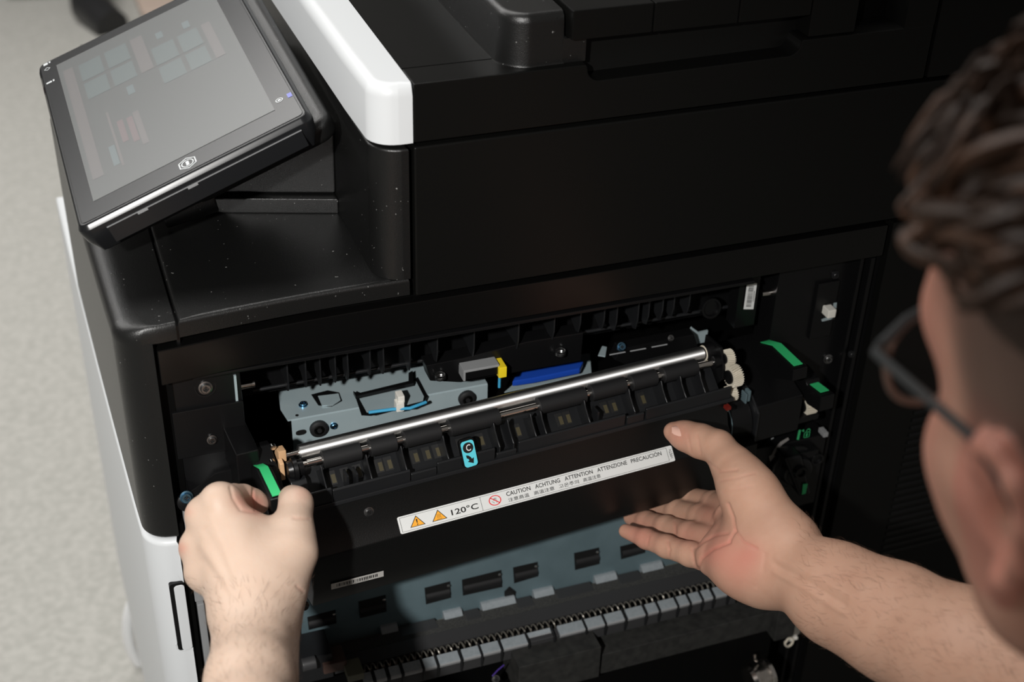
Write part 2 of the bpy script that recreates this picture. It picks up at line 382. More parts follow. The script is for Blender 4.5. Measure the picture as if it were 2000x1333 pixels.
# zinc plated cross member
yp = .060
zt = at(760, 787, y=yp)[2]
xa, xb = at(569, 820, y=yp)[0], at(953, 752, y=yp)[0]
ZP = MB(); ZP.box(xa, xb, yp, yp+.0016, -.22, zt)
fp0 = at(557, 800, y=yp+.006)
ZP.loft([[(xa-.003, yp+.0005, zt-.0008), (xb, yp+.0005, zt-.0008), (xb, .20, zt-.0005), (xa+.012, .20, zt-.0005), (xa-.0055, yp+.018, zt-.0008)], [(xa-.003, yp+.0005, zt+.0008), (xb, yp+.0005, zt+.0008), (xb, .20, zt+.0011), (xa+.012, .20, zt+.0011), (xa-.0055, yp+.018, zt+.0008)]])
ZPO = part('steel_cross_member', ZP, ZINC, PR, bevel=.0006, label='pale zinc plated steel cross member')
def flatpoly(name, pxs, zc, mat_, parent, h=.0006, axis='z', **k):
    q = [at(px, py, **{axis: zc}) for px, py in pxs]; i = 'xyz'.index(axis); d = np.zeros(3); d[i] = h if axis == 'z' else -h
    return part(name, MB().loft([[tuple(p) for p in q], [tuple(p+d) for p in q]]), mat_, parent, **k)
zs = zt+.0009
flatpoly('pressed_recess', [(608, 772), (622, 793), (648, 795), (668, 784), (662, 768), (640, 764)], zs, BLKI, ZPO)
flatpoly('pressed_pad', [(621, 775), (629, 794), (650, 793), (665, 783), (661, 770)], zs+.0004, ZINC, ZPO)
flatpoly('pressed_recess', [(694, 776), (706, 812), (725, 813), (828, 786), (836, 776), (816, 738), (800, 748)], zs, BLKI, ZPO)
flatpoly('pressed_pad', [(702, 780), (716, 806), (730, 808), (826, 784), (828, 776), (812, 745), (795, 752)], zs+.0004, ZINC, ZPO)
flatpoly('slotted_bracket', [(690, 770), (695, 780), (808, 754), (806, 730), (798, 734), (798, 750), (700, 774)], zs+.004, BLKI, ZPO, h=.003)
w = [at(720, 806, z=zs+.003), at(765, 800, z=zs+.003), at(800, 798, z=zs+.004), at(832, 786, z=zs+.003)]
part('signal_wire', MB().tube(w, .0014, 8), WIRE, ZPO)
a = at(781, 796, z=zs+.003)
mb = MB(); mb.box(a[0]-.004, a[0]+.003, a[1]-.004, a[1]+.004, a[2]-.002, a[2]+.007); mb.box(a[0]-.002, a[0]+.004, a[1]-.002, a[1]+.008, a[2]+.004, a[2]+.012)
part('cable_clip', mb, WHITEPART, ZPO, bevel=.0008, label='white cable clip')
a = at(592, 792, z=zs); screw(a, .0034, (0, 0, 1), ZPO, SCREWB)
a = at(652, 832, y=yp); screw(a, .0030, (0, -1, 0), ZPO, SCREWB)
for px, py in ((622, 836), (911, 777)):
    a = at(px, py, y=yp)
    o = part('bearing', MB().turn(a, (0, -1, 0), [(-.001, .0078), (.003, .0078), (.0042, .0062), (.0042, .0046), (.001, .0040), (.001, .0022), (.0052, .002), (.0052, 0)], 24), RUBBER, ZPO)
    part('bearing_ring', MB().turn(a, (0, -1, 0), [(.001, .0042), (.0048, .0040), (.0048, .0030), (.001, .0030)], 24), CHROME, o)
a = at(588, 845, y=yp); part('slot_hole', MB().prism([(a[0]+x*.0045, a[2]+z*.0026) for x, z in rrect(-1, 1, -1, 1, .8)], 'y', yp-.0004, yp+.001), INK, ZPO)
a = at(580, 812, z=zs); part('slot_hole', MB().turn(a, (0, 0, 1), [(-.0004, .0014), (.0003, .0014), (.0003, 0)], 12), INK, ZPO)
# second steel plate and blue rail to the right
flatpoly('steel_plate', [(985, 768), (1155, 732), (1152, 692), (1028, 712), (1015, 742)], zt-.014, ZINC, PR, h=.001)
flatpoly('steel_plate', [(1168, 696), (1182, 698), (1185, 680), (1176, 678)], zt+.01, ZINC, PR, h=.001)
flatpoly('blue_rail', [(1000, 756), (1010, 737), (1060, 724), (1132, 711), (1139, 717), (1132, 731), (1040, 750)], zt-.006, BLUE, PR, h=.006, bevel=.0012, label='deep blue plastic rail behind the rollers')
a = at(975, 757, y=.07); part('signal_wire', MB().tube([a, a+np.array([0, 0, .009]), a+np.array([.004, .01, .012])], .0012, 8), WIRE, PR)
# black hanging sensor bracket with optical sensor and yellow plug
q = [at(840, 745, y=.034), at(832, 715, y=.034), at(905, 700, y=.034), at(1030, 668, y=.034), at(1140, 650, y=.034), at(1135, 706, y=.034), at(1010, 728, y=.034), at(900, 748, y=.034)]
mb = MB(); mb.loft([[tuple(p) for p in q], [(p[0], .050, p[2]) for p in q]])
SB = part('sensor_bracket', mb, BLKI, PR, bevel=.001)
s0 = at(906, 742, y=.022); s1 = at(972, 727, y=.022)
mb = MB(); mb.box(s0[0], s1[0]+.001, .022, .036, s0[2]-.001, s0[2]+.0085)
SN = part('optical_sensor', mb, BLKI, PR, bevel=.0006, label='small grey topped optical sensor')
part('sensor_cap', MB().box(s0[0]-.0004, s1[0]+.0012, .0215, .034, s0[2]+.0068, s0[2]+.0092), GREYP, SN, bevel=.0004)
part('sensor_cap', MB().box(s0[0]-.0005, s0[0]+.0012, .0215, .034, s0[2]-.0012, s0[2]+.0070), GREYP, SN)
y0 = at(975, 738, y=.019); part('yellow_plug', MB().box(y0[0]-.0003, y0[0]+.0068, .019, .034, y0[2]-.001, y0[2]+.0095), YELLOW, SN, bevel=.0007, label='yellow plug')
for px, py in ((860, 737), (1095, 690)):
    a = at(px, py, y=.030); k = []
    for i in range(40): t = i/40*2*math.pi*3.5; k.append(a+np.array([.0042*math.cos(t), .0042*math.sin(t), i*.00012-.002]))
    part('coil_spring', MB().tube(k, .0006, 6), SCREW, SB)
# right part of the interior
flatpoly('steel_bracket', [(1336, 655), (1354, 671), (1377, 666), (1381, 644), (1364, 648), (1350, 638)], .055, ZINC, PR, axis='y', h=.002)
flatpoly('guide_block', [(1190, 690), (1200, 668), (1345, 640), (1360, 690), (1240, 712)], .050, BLKI, PR, axis='y', h=.012, bevel=.001)
a = at(1213, 678, y=.037); screw(a, .0036, (0, -1, .6), PR, SCREWB)
a = at(1310, 661, y=.037); screw(a, .0026, (0, -1, .6), PR, SCREW)
for px, py in ((1245, 684), (1287, 676), (1205, 691)):
    a = at(px, py, y=.0365); part('slot_edge', MB().cyl(a-np.array([.007, 0, 0]), a+np.array([.008, 0, 0]), .0006, 6), GREYP, PR)
a = at(1388, 602, y=.045); part('round_boss', MB().turn(a, (0, -1, .2), [(-.002, .010), (.002, .0095), (.002, .0075), (-.001, .0070), (-.001, 0)], 24), BLKI, PR)
# barcode on the inner right wall
def barcode(name, o, ex, ey, w_, h_, parent, n=26, seed=1, nrm=None, base=LABEL):
    o, ex, ey = np.array(o, float), np.array(ex, float), np.array(ey, float); ex /= np.linalg.norm(ex); ey /= np.linalg.norm(ey); nr = np.cross(ex, ey)
    if nrm is not None and np.dot(nr, nrm) < 0: nr = -nr
    q = lambda a, b, h: tuple(o+ex*a+ey*b+nr*h)
    s = MB(); s.loft([[q(0, 0, .0001), q(w_, 0, .0001), q(w_, h_, .0001), q(0, h_, .0001)], [q(0, 0, .0004), q(w_, 0, .0004), q(w_, h_, .0004), q(0, h_, .0004)]])
    so = part(name, s, base, parent)
    rn = random.Random(seed); b = MB(); x = w_*.1
    while x < w_*.9:
        bw = rn.choice((.35, .35, .7, .9))*w_/42; b.quad(q(x, h_*.28, .0005), q(x+bw, h_*.28, .0005), q(x+bw, h_*.80, .0005), q(x, h_*.80, .0005)); x += bw+rn.choice((.4, .5, .8))*w_/42
    x = w_*.3
    while x < w_*.7: b.quad(q(x, h_*.10, .0005), q(x+w_*.012, h_*.10, .0005), q(x+w_*.012, h_*.2, .0005), q(x, h_*.2, .0005)); x += w_*.022
    part('printed_bars', b, INK, so, smooth=False)
    return so
a = at(1452, 604, y=.028); b = at(1459, 553, y=.028); c = at(1471, 604, y=.028)
part('label_wall', MB().box(a[0]-.006, c[0]+.004, .0295, .045, a[2]-.02, b[2]+.01), BLKI, PR)
barcode('barcode_label', c, b-a, a-c, np.linalg.norm(b-a), np.linalg.norm(c-a), PR, seed=7, nrm=(0, -1, 0))
# right jamb with a white switch in a window
RJ = part('jamb_frame', MB().box(.338, .412, .022, .05, -.50, -.036), BLKI, PR, bevel=.001)
part('jamb_cover', MB().box(at(1592, 600, y=.018)[0], .400, .0185, .026, at(1580, 665, y=.018)[2], at(1600, 556, y=.018)[2]), BLKI, RJ, bevel=.001)
q = [at(px, py, y=.0183) for px, py in ((1606, 629), (1612, 594), (1634, 590), (1636, 600), (1630, 624))]
wn = part('switch_window', MB().loft([[tuple(p) for p in q], [tuple(p+np.array([0, -.0004, 0])) for p in q]]), INK, RJ)
q = [at(px, py, y=.0177) for px, py in ((1604, 624), (1624, 617), (1628, 592), (1634, 591), (1631, 618), (1622, 624), (1605, 628))]
part('window_edge', MB().loft([[tuple(p) for p in q], [tuple(p+np.array([0, -.0005, 0])) for p in q]]), ZINC, wn)
a = at(1617, 606, y=.016); part('switch_lever', MB().box(a[0]-.0042, a[0]+.0040, .0085, .020, a[2]-.0042, a[2]+.0042), WHITEPART, wn, bevel=.0009, label='small white switch lever')
a = at(1617, 701, y=.0215); screw(a, .0042, (-.2, -1, .1), PR)
a = at(1631, 537, y=.0215); screw(a, .0034, (0, -1, 0), PR, BLKR); a = at(1663, 692, y=.006); screw(a, .003, (0, -1, 0), PR, BLKR)
# ------------------------------------------------------------------ tilted touch screen
P0 = np.array([-.218, .0757, .0802]); D1 = np.array([-.0215, .9984, .0524]); D2 = np.array([.9304, .0008, .3665]); D1 /= np.linalg.norm(D1); D2 = D2-D1*np.dot(D1, D2); D2 /= np.linalg.norm(D2); DN = np.cross(D2, D1)
PM = Matrix(((D2[0], D1[0], DN[0], P0[0]), (D2[1], D1[1], DN[1], P0[1]), (D2[2], D1[2], DN[2], P0[2]), (0, 0, 0, 1)))
def pan(px, py, h=0.):
    r = ray(px, py); t = np.dot(P0+DN*h-CAM, DN)/np.dot(r, DN); q = CAM+t*r-P0; return np.dot(q, D2), np.dot(q, D1)
def pmb(fn):
    b = MB(); fn(b); return b.xf(PM)
out = rrect(-.0178, .1700, -.0252, .2625, .009, 6)
def body(b):
    rings = []
    for z, d in ((-.030, .011), (-.0285, .0075), (-.016, .0015), (-.0075, 0), (-.0046, .0001), (-.0040, .0004), (-.0010, .0022), (-.0003, .0030), (0, .0040)):
        rings.append([(*p, z) for p in inset(out, d)])
    b.loft(rings)
TS = part('touch_screen', pmb(body), BLACKGLOSS, PR, label='tilted black touch screen panel')
part('bezel_glass', pmb(lambda b: slab(b, inset(out, .0050), -.0004, .0005, rt=.0004, n=2)), mat('bezel_glass', (.012, .0125, .0135), .24, spec=.30), TS)
SCR = bpy.data.materials.new('screen_with_haze_glow'); SCR.use_nodes = True; T = SCR.node_tree; B = T.nodes['Principled BSDF']
B.inputs['Base Color'].default_value = (.055, .056, .055, 1); B.inputs['Roughness'].default_value = .30
B.inputs['Emission Color'].default_value = (.92, 1, .98, 1); B.inputs['Emission Strength'].default_value = .052; B.inputs['Specular IOR Level'].default_value = .36  # grey emission also paints in the haze of the reflected ceiling
part('display', pmb(lambda b: slab(b, [(0, .0015), (.1478, .0030), (.1478, .2430), (0, .2427)], .0003, .0008)), SCR, TS, label='lit display with reflected haze put into its grey glow')
def tileset(name, col, em, rects):
    mm = mat(name, col, .32, emit=(col, em))
    for (x0, y0, x1, y1) in rects: part('screen_tile', pmb(lambda b: b.add([(x0, y0, .0009), (x1, y0, .0009), (x1, y1, .0009), (x0, y1, .0009)], [(0, 1, 2, 3)])), mm, TS, smooth=False)
tileset('tile_teal', (.050, .062, .062), .74, [(.018, .155, .038, .185), (.018, .190, .038, .222), (.042, .155, .062, .185), (.042, .190, .062, .222), (.080, .120, .100, .150), (.080, .155, .100, .188), (.104, .12, .122, .150), (.104, .155, .122, .188)])
tileset('tile_pale', (.060, .056, .055), .86, [(.066, .155, .077, .222), (.004, .03, .013, .225), (.126, .12, .134, .188), (.048, .045, .053, .10), (.028, .03, .030, .12)])
tileset('tile_rose', (.066, .050, .051), .86, [(.034, .062, .039, .098), (.042, .055, .047, .096)])
tileset('tile_cyan', (.052, .066, .068), .95, [(.022, .035, .027, .066), (.050, .13, .056, .145), (.088, .20, .094, .212), (.112, .195, .118, .208)])
def ico(name, cx, cy, polys, m_, h=.0007):
    b = MB()
    for pl in polys: b.add([(cx+x, cy+y, h) for x, y in pl], [tuple(range(len(pl)))])
    return part(name, b.xf(PM), m_, TS, smooth=False)
def ring2(ro, ri, n=24, a0=0, a1=360, sy=1.):
    P = []
    for i in range(n):
        t0, t1 = math.radians(a0+(a1-a0)*i/n), math.radians(a0+(a1-a0)*(i+1)/n)
        P.append([(ro*math.cos(t0), sy*ro*math.sin(t0)), (ro*math.cos(t1), sy*ro*math.sin(t1)), (ri*math.cos(t1), sy*ri*math.sin(t1)), (ri*math.cos(t0), sy*ri*math.sin(t0))])
    return P
ICON = mat('icon_print', (.50, .52, .53), .5, emit=((.6, .65, .66), .12))
cx, cy = pan(367, 320)
logo = []
hexv = [(math.cos(math.radians(60*i+30))*.0078, math.sin(math.radians(60*i+30))*.0078) for i in range(6)]
for i in range(6):
    a, b = np.array(hexv[i]), np.array(hexv[(i+1) % 6]); logo.append([tuple(a), tuple(b), tuple(b*.86), tuple(a*.86)])
logo += ring2(.0050, .0041, 20)+[[(-.0012, -.003), (.0012, -.003), (.0012, .003), (-.0012, .003)]]
ico('home_key_print', cx, cy, logo, ICON)
cx, cy = pan(92, 126); ico('icon_print', cx, cy, [[(-.003, -.002), (.001, -.002), (.001, .002), (-.003, .002)], [(.002, -.001), (.0035, -.001), (.0035, .002), (.002, .002)]], ICON)
cx, cy = pan(93, 136); ico('icon_print', cx, cy, ring2(.0030, .0022, 4), ICON)
cx, cy = pan(100, 161); ico('icon_print', cx, cy, [[(-.004, -.0014), (.001, -.0014), (.001, .0014), (-.004, .0014)], [(.002, -.0014), (.0034, -.0014), (.0034, .0018), (.002, .0018)]], ICON)
cx, cy = pan(546, 197); ico('icon_print', cx, cy, ring2(.0030, .0022, 18)+[[(-.0012, -.0012), (.0012, -.0012), (.0012, .0012), (-.0012, .0012)]], ICON)
cx, cy = pan(566, 187); ico('status_light', cx, cy, [[(-.0018, -.0032), (.0018, -.0032), (.0018, .0032), (-.0018, .0032)]], mat('blue_status_light', (.05, .06, .28), .3, emit=((.08, .10, .55), .35)))
# strips and marks on the panel's left edge and near edge
def edge_tile(px0, px1, col, nm):
    y0 = pan(*px0)[1]; y1 = pan(*px1)[1]
    b = MB(); b.add([(-.0181, y0, -.0045), (-.0181, y1, -.0045), (-.0166, y1, -.0002), (-.0166, y0, -.0002)], [(0, 1, 2, 3)]); part('edge_indicator', b.xf(PM), mat(nm, col, .4), TS, smooth=False)
edge_tile((72, 150), (70, 131), (.45, .48, .48), 'indicator_grey'); edge_tile((80, 180), (77, 166), (.60, .42, .42), 'indicator_pink')
# near side cover line
b = MB(); b.box(.002, .158, -.0262, -.0240, -.022, -.0075)
part('side_flap', b.xf(PM), BLACKGLOSS, TS, bevel=.0005)
b = MB(); b.box(.002, .158, -.02625, -.0255, -.0080, -.0074); part('flap_seam', b.xf(PM), GREYP, TS)
for x in (.026, .066):
    b = MB(); b.box(x, x+.008, -.0266, -.0255, -.0095, -.0078); part('flap_mark', b.xf(PM), GREYP, TS)
# support arm and hinge
mb = MB()
A = [(-.128, .150), (-.0275, .118), (-.0275, .30), (-.150, .30)]
mb.loft([[(*p, .0202) for p in A], [(*p, .034) for p in A]])
part('panel_foot', mb, BLK, PR, bevel=.0015)
mb = MB(); A = [(-.124, .156), (-.0275, .126), (-.0275, .30), (-.145, .30)]
mb.loft([[(*p, .0352) for p in A], [(A[0][0]+.012, A[0][1]+.004, .062), (A[1][0], A[1][1]-.004, .100), (A[2][0], A[2][1], .100), (A[3][0]+.01, A[3][1], .062)]])
part('panel_arm', mb, BLK, PR, bevel=.002, label='grainy black support arm under the touch screen')
h0 = at(290, 468, y=.128); h1 = at(345, 436, y=.128)
mb = MB(); mb.cyl((-.167, .135, .037), (-.125, .135, .046), .0155, 28)
part('panel_hinge', mb, BLK, PR, bevel=.0015)
# dark back plate behind the screen, next to the scanner
b = MB(); slab(b, rrect(.060, .1835, -.006, .31, .015, 6), -.040, -.020, rt=.008, rb=.006)
part('screen_housing', b.xf(PM), BLK, PR, label='black rear housing of the touch screen')

# ------------------------------------------------------------------ fuser unit held in both hands
FU = thing('fuser_unit', 'black fuser unit with silver roller and caution label, half drawn out', 'fuser unit', tuple(FO), world=False)
FU.rotation_euler = (0, 0, FA)
U0, U1 = -.010, .3690
# main cover
prof = [(-.0330, -.0285), (-.0400, -.0512), (-.0515, -.0640), (-.0515, -.0972), (-.0460, -.1165), (.010, -.1300), (.024, -.120), (.024, -.030), (.012, -.022)]
mb = MB(); mb.prism(prof, 'x', U0, U1)
CV = part('fuser_cover', mb, COVER, FU, bevel=.0012, label='glossy black lower cover')
# tray floor and lip
mb = MB(); mb.prism([(.006, -.0085), (-.006, -.0145), (-.0200, -.0265), (-.0300, -.0275), (-.0300, -.0300), (.012, -.0300), (.012, -.0085)], 'x', U0+.006, .3685)
TR = part('exit_tray', mb, BLKR, FU, bevel=.0005, label='black ribbed exit tray')
segs = [(-.002, .0145, .002), (.0155, .078, 0), (.079, .100, -.004), (.101, .150, 0), (.152, .169, -.006), (.171, .268, 0), (.270, .286, -.003), (.288, .371, 0)]
for a, b_, d in segs:
    part('tray_lip', MB().prism([(-.0315, -.0285), (-.0345, -.0285), (-.0348, -.0165+d), (-.0333, -.0155+d), (-.0315, -.0165+d)], 'x', a, b_), BLKR, TR, bevel=.0004, seg=1)
part('lip_base', MB().prism([(-.0355, -.0270), (-.0365, -.0300), (-.022, -.0302), (-.022, -.0270)], 'x', U0+.004, .374), BLKR, TR, bevel=.0005)
for px, py in ((639, 956), (727, 935), (795, 916), (877, 910), (976, 868), (1003, 868), (1048, 853), (1068, 848), (1153, 826), (1240, 805), (1303, 791), (1340, 783), (1378, 770)):
    u = fp(px, py, v=-.0325)[0]
    part('tray_rib', MB().prism([(-.0335, -.0285), (-.0335, -.0165), (-.0285, -.0125), (-.0235, -.0075), (-.0205, -.0020), (-.0190, -.0020), (-.0150, -.0100), (-.004, -.0180), (-.004, -.0285)], 'x', u-.0006, u+.0006), BLKR, TR, bevel=.0003, seg=1)
# slots in the tray floor with olive film behind
for px, py in ((650, 935), (676, 930), (700, 920), (742, 905), (760, 899), (812, 893), (835, 884), (855, 880), (902, 868), (940, 858), (1012, 836), (1095, 822), (1110, 818), (1183, 800), (1200, 796), (1256, 782), (1330, 768)):
    u = fp(px, py, v=-.016)[0]; t0, t1 = .25, .85
    e0 = np.array([-.006, -.0145]); e1 = np.array([-.0200, -.0265]); nn = np.array([-.65, .76])
    p0 = e0+(e1-e0)*t0+nn*.0003; p1 = e0+(e1-e0)*t1+nn*.0003
    so = part('tray_slot', MB().add([(u-.0034, *p0), (u+.0034, *p0), (u+.0034, *p1), (u-.0034, *p1)], [(0, 1, 2, 3)]), INK, TR, smooth=False)
    p0 = e0+(e1-e0)*(t0+.16)+nn*.0006; p1 = e0+(e1-e0)*(t1-.06)+nn*.0006
    part('olive_film', MB().add([(u-.0006, *p0), (u+.0028, *p0), (u+.0028, *p1), (u-.0006, *p1)], [(0, 1, 2, 3)]), OLIVE, so, smooth=False)
for px, py in ((676, 950), (694, 946), (1160, 835)):
    u = fp(px, py, v=-.024)[0]; part('tray_post', MB().box(u-.0009, u+.0009, -.030, -.020, -.029, -.010), BLKR, TR, bevel=.0003)
# rollers
part('exit_roller', MB().turn((0, 0, 0), (1, 0, 0), [(0, .0052), (.0006, .0064), (.3600, .0064), (.3606, .0052)], 40), ALU, FU, label='long brushed aluminium roller')
part('roller_axle', MB().cyl((-.012, 0, 0), (.372, 0, 0), .0028, 16), CHROME, FU)
SV, SW = -.0116, -.0030
part('pinch_shaft', MB().turn((-.006, SV, SW), (1, 0, 0), [(0, .0022), (.009, .0022), (.0092, .0030), (.3755, .0030)], 18), CHROME, FU, label='thin polished steel shaft')
for a, b_ in ((629, 703), (721, 772), (788, 858), (876, 973), (1050, 1141), (1152, 1219), (1230, 1279), (1292, 1358)):
    y = lambda x: 903-(x-590)*.2373
    u0, u1 = fp(a, y(a), v=SV)[0], fp(b_, y(b_), v=SV)[0]
    part('rubber_roller', MB().turn((u0, SV, SW), (1, 0, 0), [(0, .0032), (0, .0066), (.0005, .0071), (u1-u0-.0005, .0071), (u1-u0, .0066), (u1-u0, .0032)], 30), RUBBER, FU)
# left end: bearing, tan contact block, small levers
mb = MB(); mb.turn((-.0135, SV-.001, SW-.001), (1, 0, 0), [(0, .003), (.0005, .0062), (.004, .0075), (.0045, .0088), (.0075, .0092), (.0078, .0065), (.0125, .0065), (.0125, .002)], 26)
part('end_bearing', mb, BLKI, FU)
part('contact_block', MB().prism([(-.004, .0085), (.006, .0065), (.0095, -.003), (.0040, -.006), (-.004, -.002)], 'x', -.0165, -.0105).prism([(-.011, .002), (-.005, .003), (-.007, -.013), (-.012, -.013)], 'x', -.018, -.0145), TAN, FU, bevel=.0006, label='tan plastic contact block')
for q in (((-.019, 0, .0105), (-.019, .003, .0105)), ((-.022, -.006, .001), (-.022, -.003, .001))):
    part('contact_pin', MB().cyl(*q, .0022, 14), CHROME, FU)
part('bearing_saddle', MB().prism([(-.020, -.010), (-.004, -.010), (-.004, -.024), (-.026, -.024), (-.026, -.016)], 'x', -.013, -.0005), BLKR, FU, bevel=.0008)
part('end_block', MB().prism([(.020, .004), (.012, .006), (-.006, -.002), (-.020, -.012), (-.030, -.030), (-.040, -.048), (-.042, -.110), (.020, -.12)], 'x', -.034, -.0185), BLKI, FU, bevel=.001)
part('end_wall', MB().box(-.048, -.030, .000, .045, -.110, .012), BLKI, FU, bevel=.0015)
def lever(name, u, w_, path, thick, strip, label):
    mb = MB(); mb.prism(path, 'x', u-w_/2, u+w_/2); o = part(name, mb, BLKI, FU, bevel=.0012, label=label)
    b = MB(); pr = [np.array(p) for p in strip]
    up = []
    for i in range(len(pr)):
        t = pr[min(i+1, len(pr)-1)]-pr[max(i-1, 0)]; n = np.array([-t[1], t[0]]); n /= np.linalg.norm(n); n = n if n[1] > 0 else -n; up.append(pr[i]+n*.0007)
    b.loft([[(u-w_*.30, *p), (u+w_*.30, *p), (u+w_*.30, *(p-np.array([0, .0005]))), (u-w_*.30, *(p-np.array([0, .0005])))] for p in up])
    part('green_strip', b, GREEN, o, label='bright green sticker strip')
    return o
ul = -.0320
g0, g1, g2 = fp(503, 908, u=ul), fp(515, 915, u=ul), fp(541, 969, u=ul)
st = [(g0[1], g0[2]), (g1[1], g1[2]), (g2[1], g2[2])]
lever('release_lever', ul, .0115, [(st[0][0]+.004, st[0][1]-.001), st[0], st[1], (st[2][0]-.002, st[2][1]-.001), (st[2][0]-.003, st[2][1]-.012), (st[1][0]+.002, st[1][1]-.018), (st[0][0]+.006, st[0][1]-.016)], .01, [(st[0][0]-.0002, st[0][1]), st[1], st[2]], 'release lever gripped by the left hand')
# right end: gears
def gear(u0, v, w_, r, n, th, tw, parent):
    rings = []
    for s in range(4):
        t = s/3; ring = []
        for i in range(n):
            a = 2*math.pi*(i+tw*t)/n
            for da, rr in ((-.30, r*.80), (-.15, r), (.15, r), (.30, r*.80)):
                b_ = a+da*2*math.pi/n; ring.append((u0+th*t, v+rr*math.cos(b_), w_+rr*math.sin(b_)))
        rings.append(ring)
    mb = MB(); mb.loft(rings); o = part('gear', mb, IVORY, parent, ang=25); o.data.set_sharp_from_angle(angle=math.radians(20))
    part('gear_hub', MB().turn((u0-.0015, v, w_), (1, 0, 0), [(0, r*.25), (0, r*.62), (.0016, r*.64)], 22), BLKI, o)
    return o
uG = .3740
for (px, py, r, n, th, tw, du) in ((1422, 699, .0074, 22, .0070, 1.0, 0), (1432, 735, .0098, 27, .0090, -1.3, .0005), (1427, 769, .0070, 20, .0080, 1.1, 0), (1417, 795, .0048, 14, .004, .6, -.001)):
    c = fp(px, py, u=uG+th/2); gear(uG+du, c[1], c[2], r, n, th, tw, FU)
part('gear_plate', MB().prism([(.012, .010), (-.012, .011), (-.019, -.004), (-.021, -.016), (-.012, -.028), (.014, -.032)], 'x', .3700, .3725), BLKI, FU, bevel=.0006)
part('gear_bearing', MB().turn((.3635, SV, SW), (1, 0, 0), [(0, .004), (.001, .0058), (.0105, .0058), (.0105, .002)], 20).turn((.362, 0, 0), (1, 0, 0), [(0, .004), (.0, .0072), (.004, .0085), (.011, .0085), (.011, .002)], 22), BLKI, FU)
part('snap_ring', MB().tube([(.3625, .0062*math.cos(t), .0062*math.sin(t)) for t in np.linspace(.3, 4.6, 14)], .0011, 8), IVORY, FU)
# right end housing
part('end_housing', MB().prism([(.050, -.030), (.014, -.032), (-.018, -.046), (-.030, -.0500), (-.030, -.089), (.030, -.100)], 'x', .4040, .4540), BLKI, FU, bevel=.0015, label='black gear housing at the right end')
part('housing_block', MB().prism([(.050, -.060), (-.012, -.078), (-.026, -.080), (-.026, -.086), (.030, -.100)], 'x', .4545, .4790), BLKI, FU, bevel=.0012)
part('housing_cheek', MB().turn((.3835, -.006, -.072), (1, 0, 0), [(0, .010), (.0, .0230), (.0185, .0250), (.0200, .0240), (.0200, .010)], 32), BLKI, FU)
part('steel_shim', MB().turn((.3818, -.006, -.072), (1, 0, 0), [(0, .0205), (0, .0228), (.0012, .0228), (.0012, .0205)], 32), ZINCD, FU)
part('housing_shelf', MB().box(.370, .4035, -.040, .030, -.118, -.082), BLKI, FU, bevel=.001)
part('housing_fin', MB().prism([(.012, -.030), (-.022, -.044), (-.034, -.054), (-.034, -.090), (-.020, -.096)], 'x', .4035, .4060), BLKR, FU, bevel=.0008)
part('metal_clip', MB().box(.3925, .3942, -.028, -.020, -.044, -.034).box(.396, .3990, -.026, -.020, -.044, -.033), ZINCD, FU, bevel=.0005)
part('red_tab', MB().box(.364, .3685, -.041, -.036, -.0345, -.0315), REDP, FU)
ur = .4330; r0, r1, r2 = fp(1494, 668, u=ur), fp(1517, 674, u=ur), fp(1559, 714, u=ur)
st = [(r0[1], r0[2]), (r1[1], r1[2]), (r2[1], r2[2])]
lever('lock_lever', ur, .0150, [(st[0][0]+.006, st[0][1]-.006), st[0], st[1], (st[2][0]-.004, st[2][1]-.0005), (st[2][0]-.005, st[2][1]-.012), (st[1][0]+.004, st[1][1]-.034), (st[0][0]+.006, st[0][1]-.034)], .01, [st[0], st[1], st[2]], 'black lock lever with long green strip')
ur = .4655; r1, r2 = fp(1590, 750, u=ur), fp(1611, 766, u=ur)
st = [(r1[1], r1[2]), (r2[1], r2[2])]
lever('short_lever', ur, .0150, [(st[0][0]+.022, st[0][1]+.006), (st[0][0]+.003, st[0][1]+.003), st[0], (st[1][0]-.005, st[1][1]-.0005), (st[1][0]-.0060, st[1][1]-.016), (st[0][0]-.004, st[0][1]-.018), (st[0][0]+.022, st[0][1]-.006)], .01, [st[0], st[1]], 'short black lever with small green sticker')
c = fp(1585, 797, v=-.022); gear(c[0]-.006, -.0160, c[2], .0098, 24, .011, .5, FU)
# screws and label area on the cover
def frame2(o, ex, ey): return np.array(o, float), np.array(ex, float)/np.linalg.norm(ex), np.array(ey, float)/np.linalg.norm(ey)
LP, LQ = np.array([-.0400, -.0512]), np.array([-.0515, -.0640])
LE = (LP-LQ)/np.linalg.norm(LP-LQ); LN = np.array([-LE[1], LE[0]]); LN = LN if LN[0] < 0 else -LN
LA = math.radians(-.4); LO = np.array([.0632, *(LP-LE*.0160)])
LEX = np.array([math.cos(LA), LE[0]*math.sin(LA), LE[1]*math.sin(LA)]); LEY = .76*np.array([-math.sin(LA), LE[0]*math.cos(LA), LE[1]*math.cos(LA)]); LNN = np.array([0, *LN])
LM = Matrix(((LEX[0], LEY[0], LNN[0], LO[0]), (LEX[1], LEY[1], LNN[1], LO[1]), (LEX[2], LEY[2], LNN[2], LO[2]), (0, 0, 0, 1)))
LW, LH = .2470, .0178
b = MB(); slab(b, rrect(0, LW, 0, LH, .0016, 5), .0001, .0005)
LB = part('caution_label', b.xf(LM), LABEL, FU, label='long white multilingual heat caution sticker')
def prt(name, polys, m_, h, M=LM, parent=LB):
    b = MB()
    for pl in polys: b.add([(x, y, h) for x, y in pl], [tuple(range(len(pl)))])
    return part(name, b.xf(M), m_, parent, smooth=False)
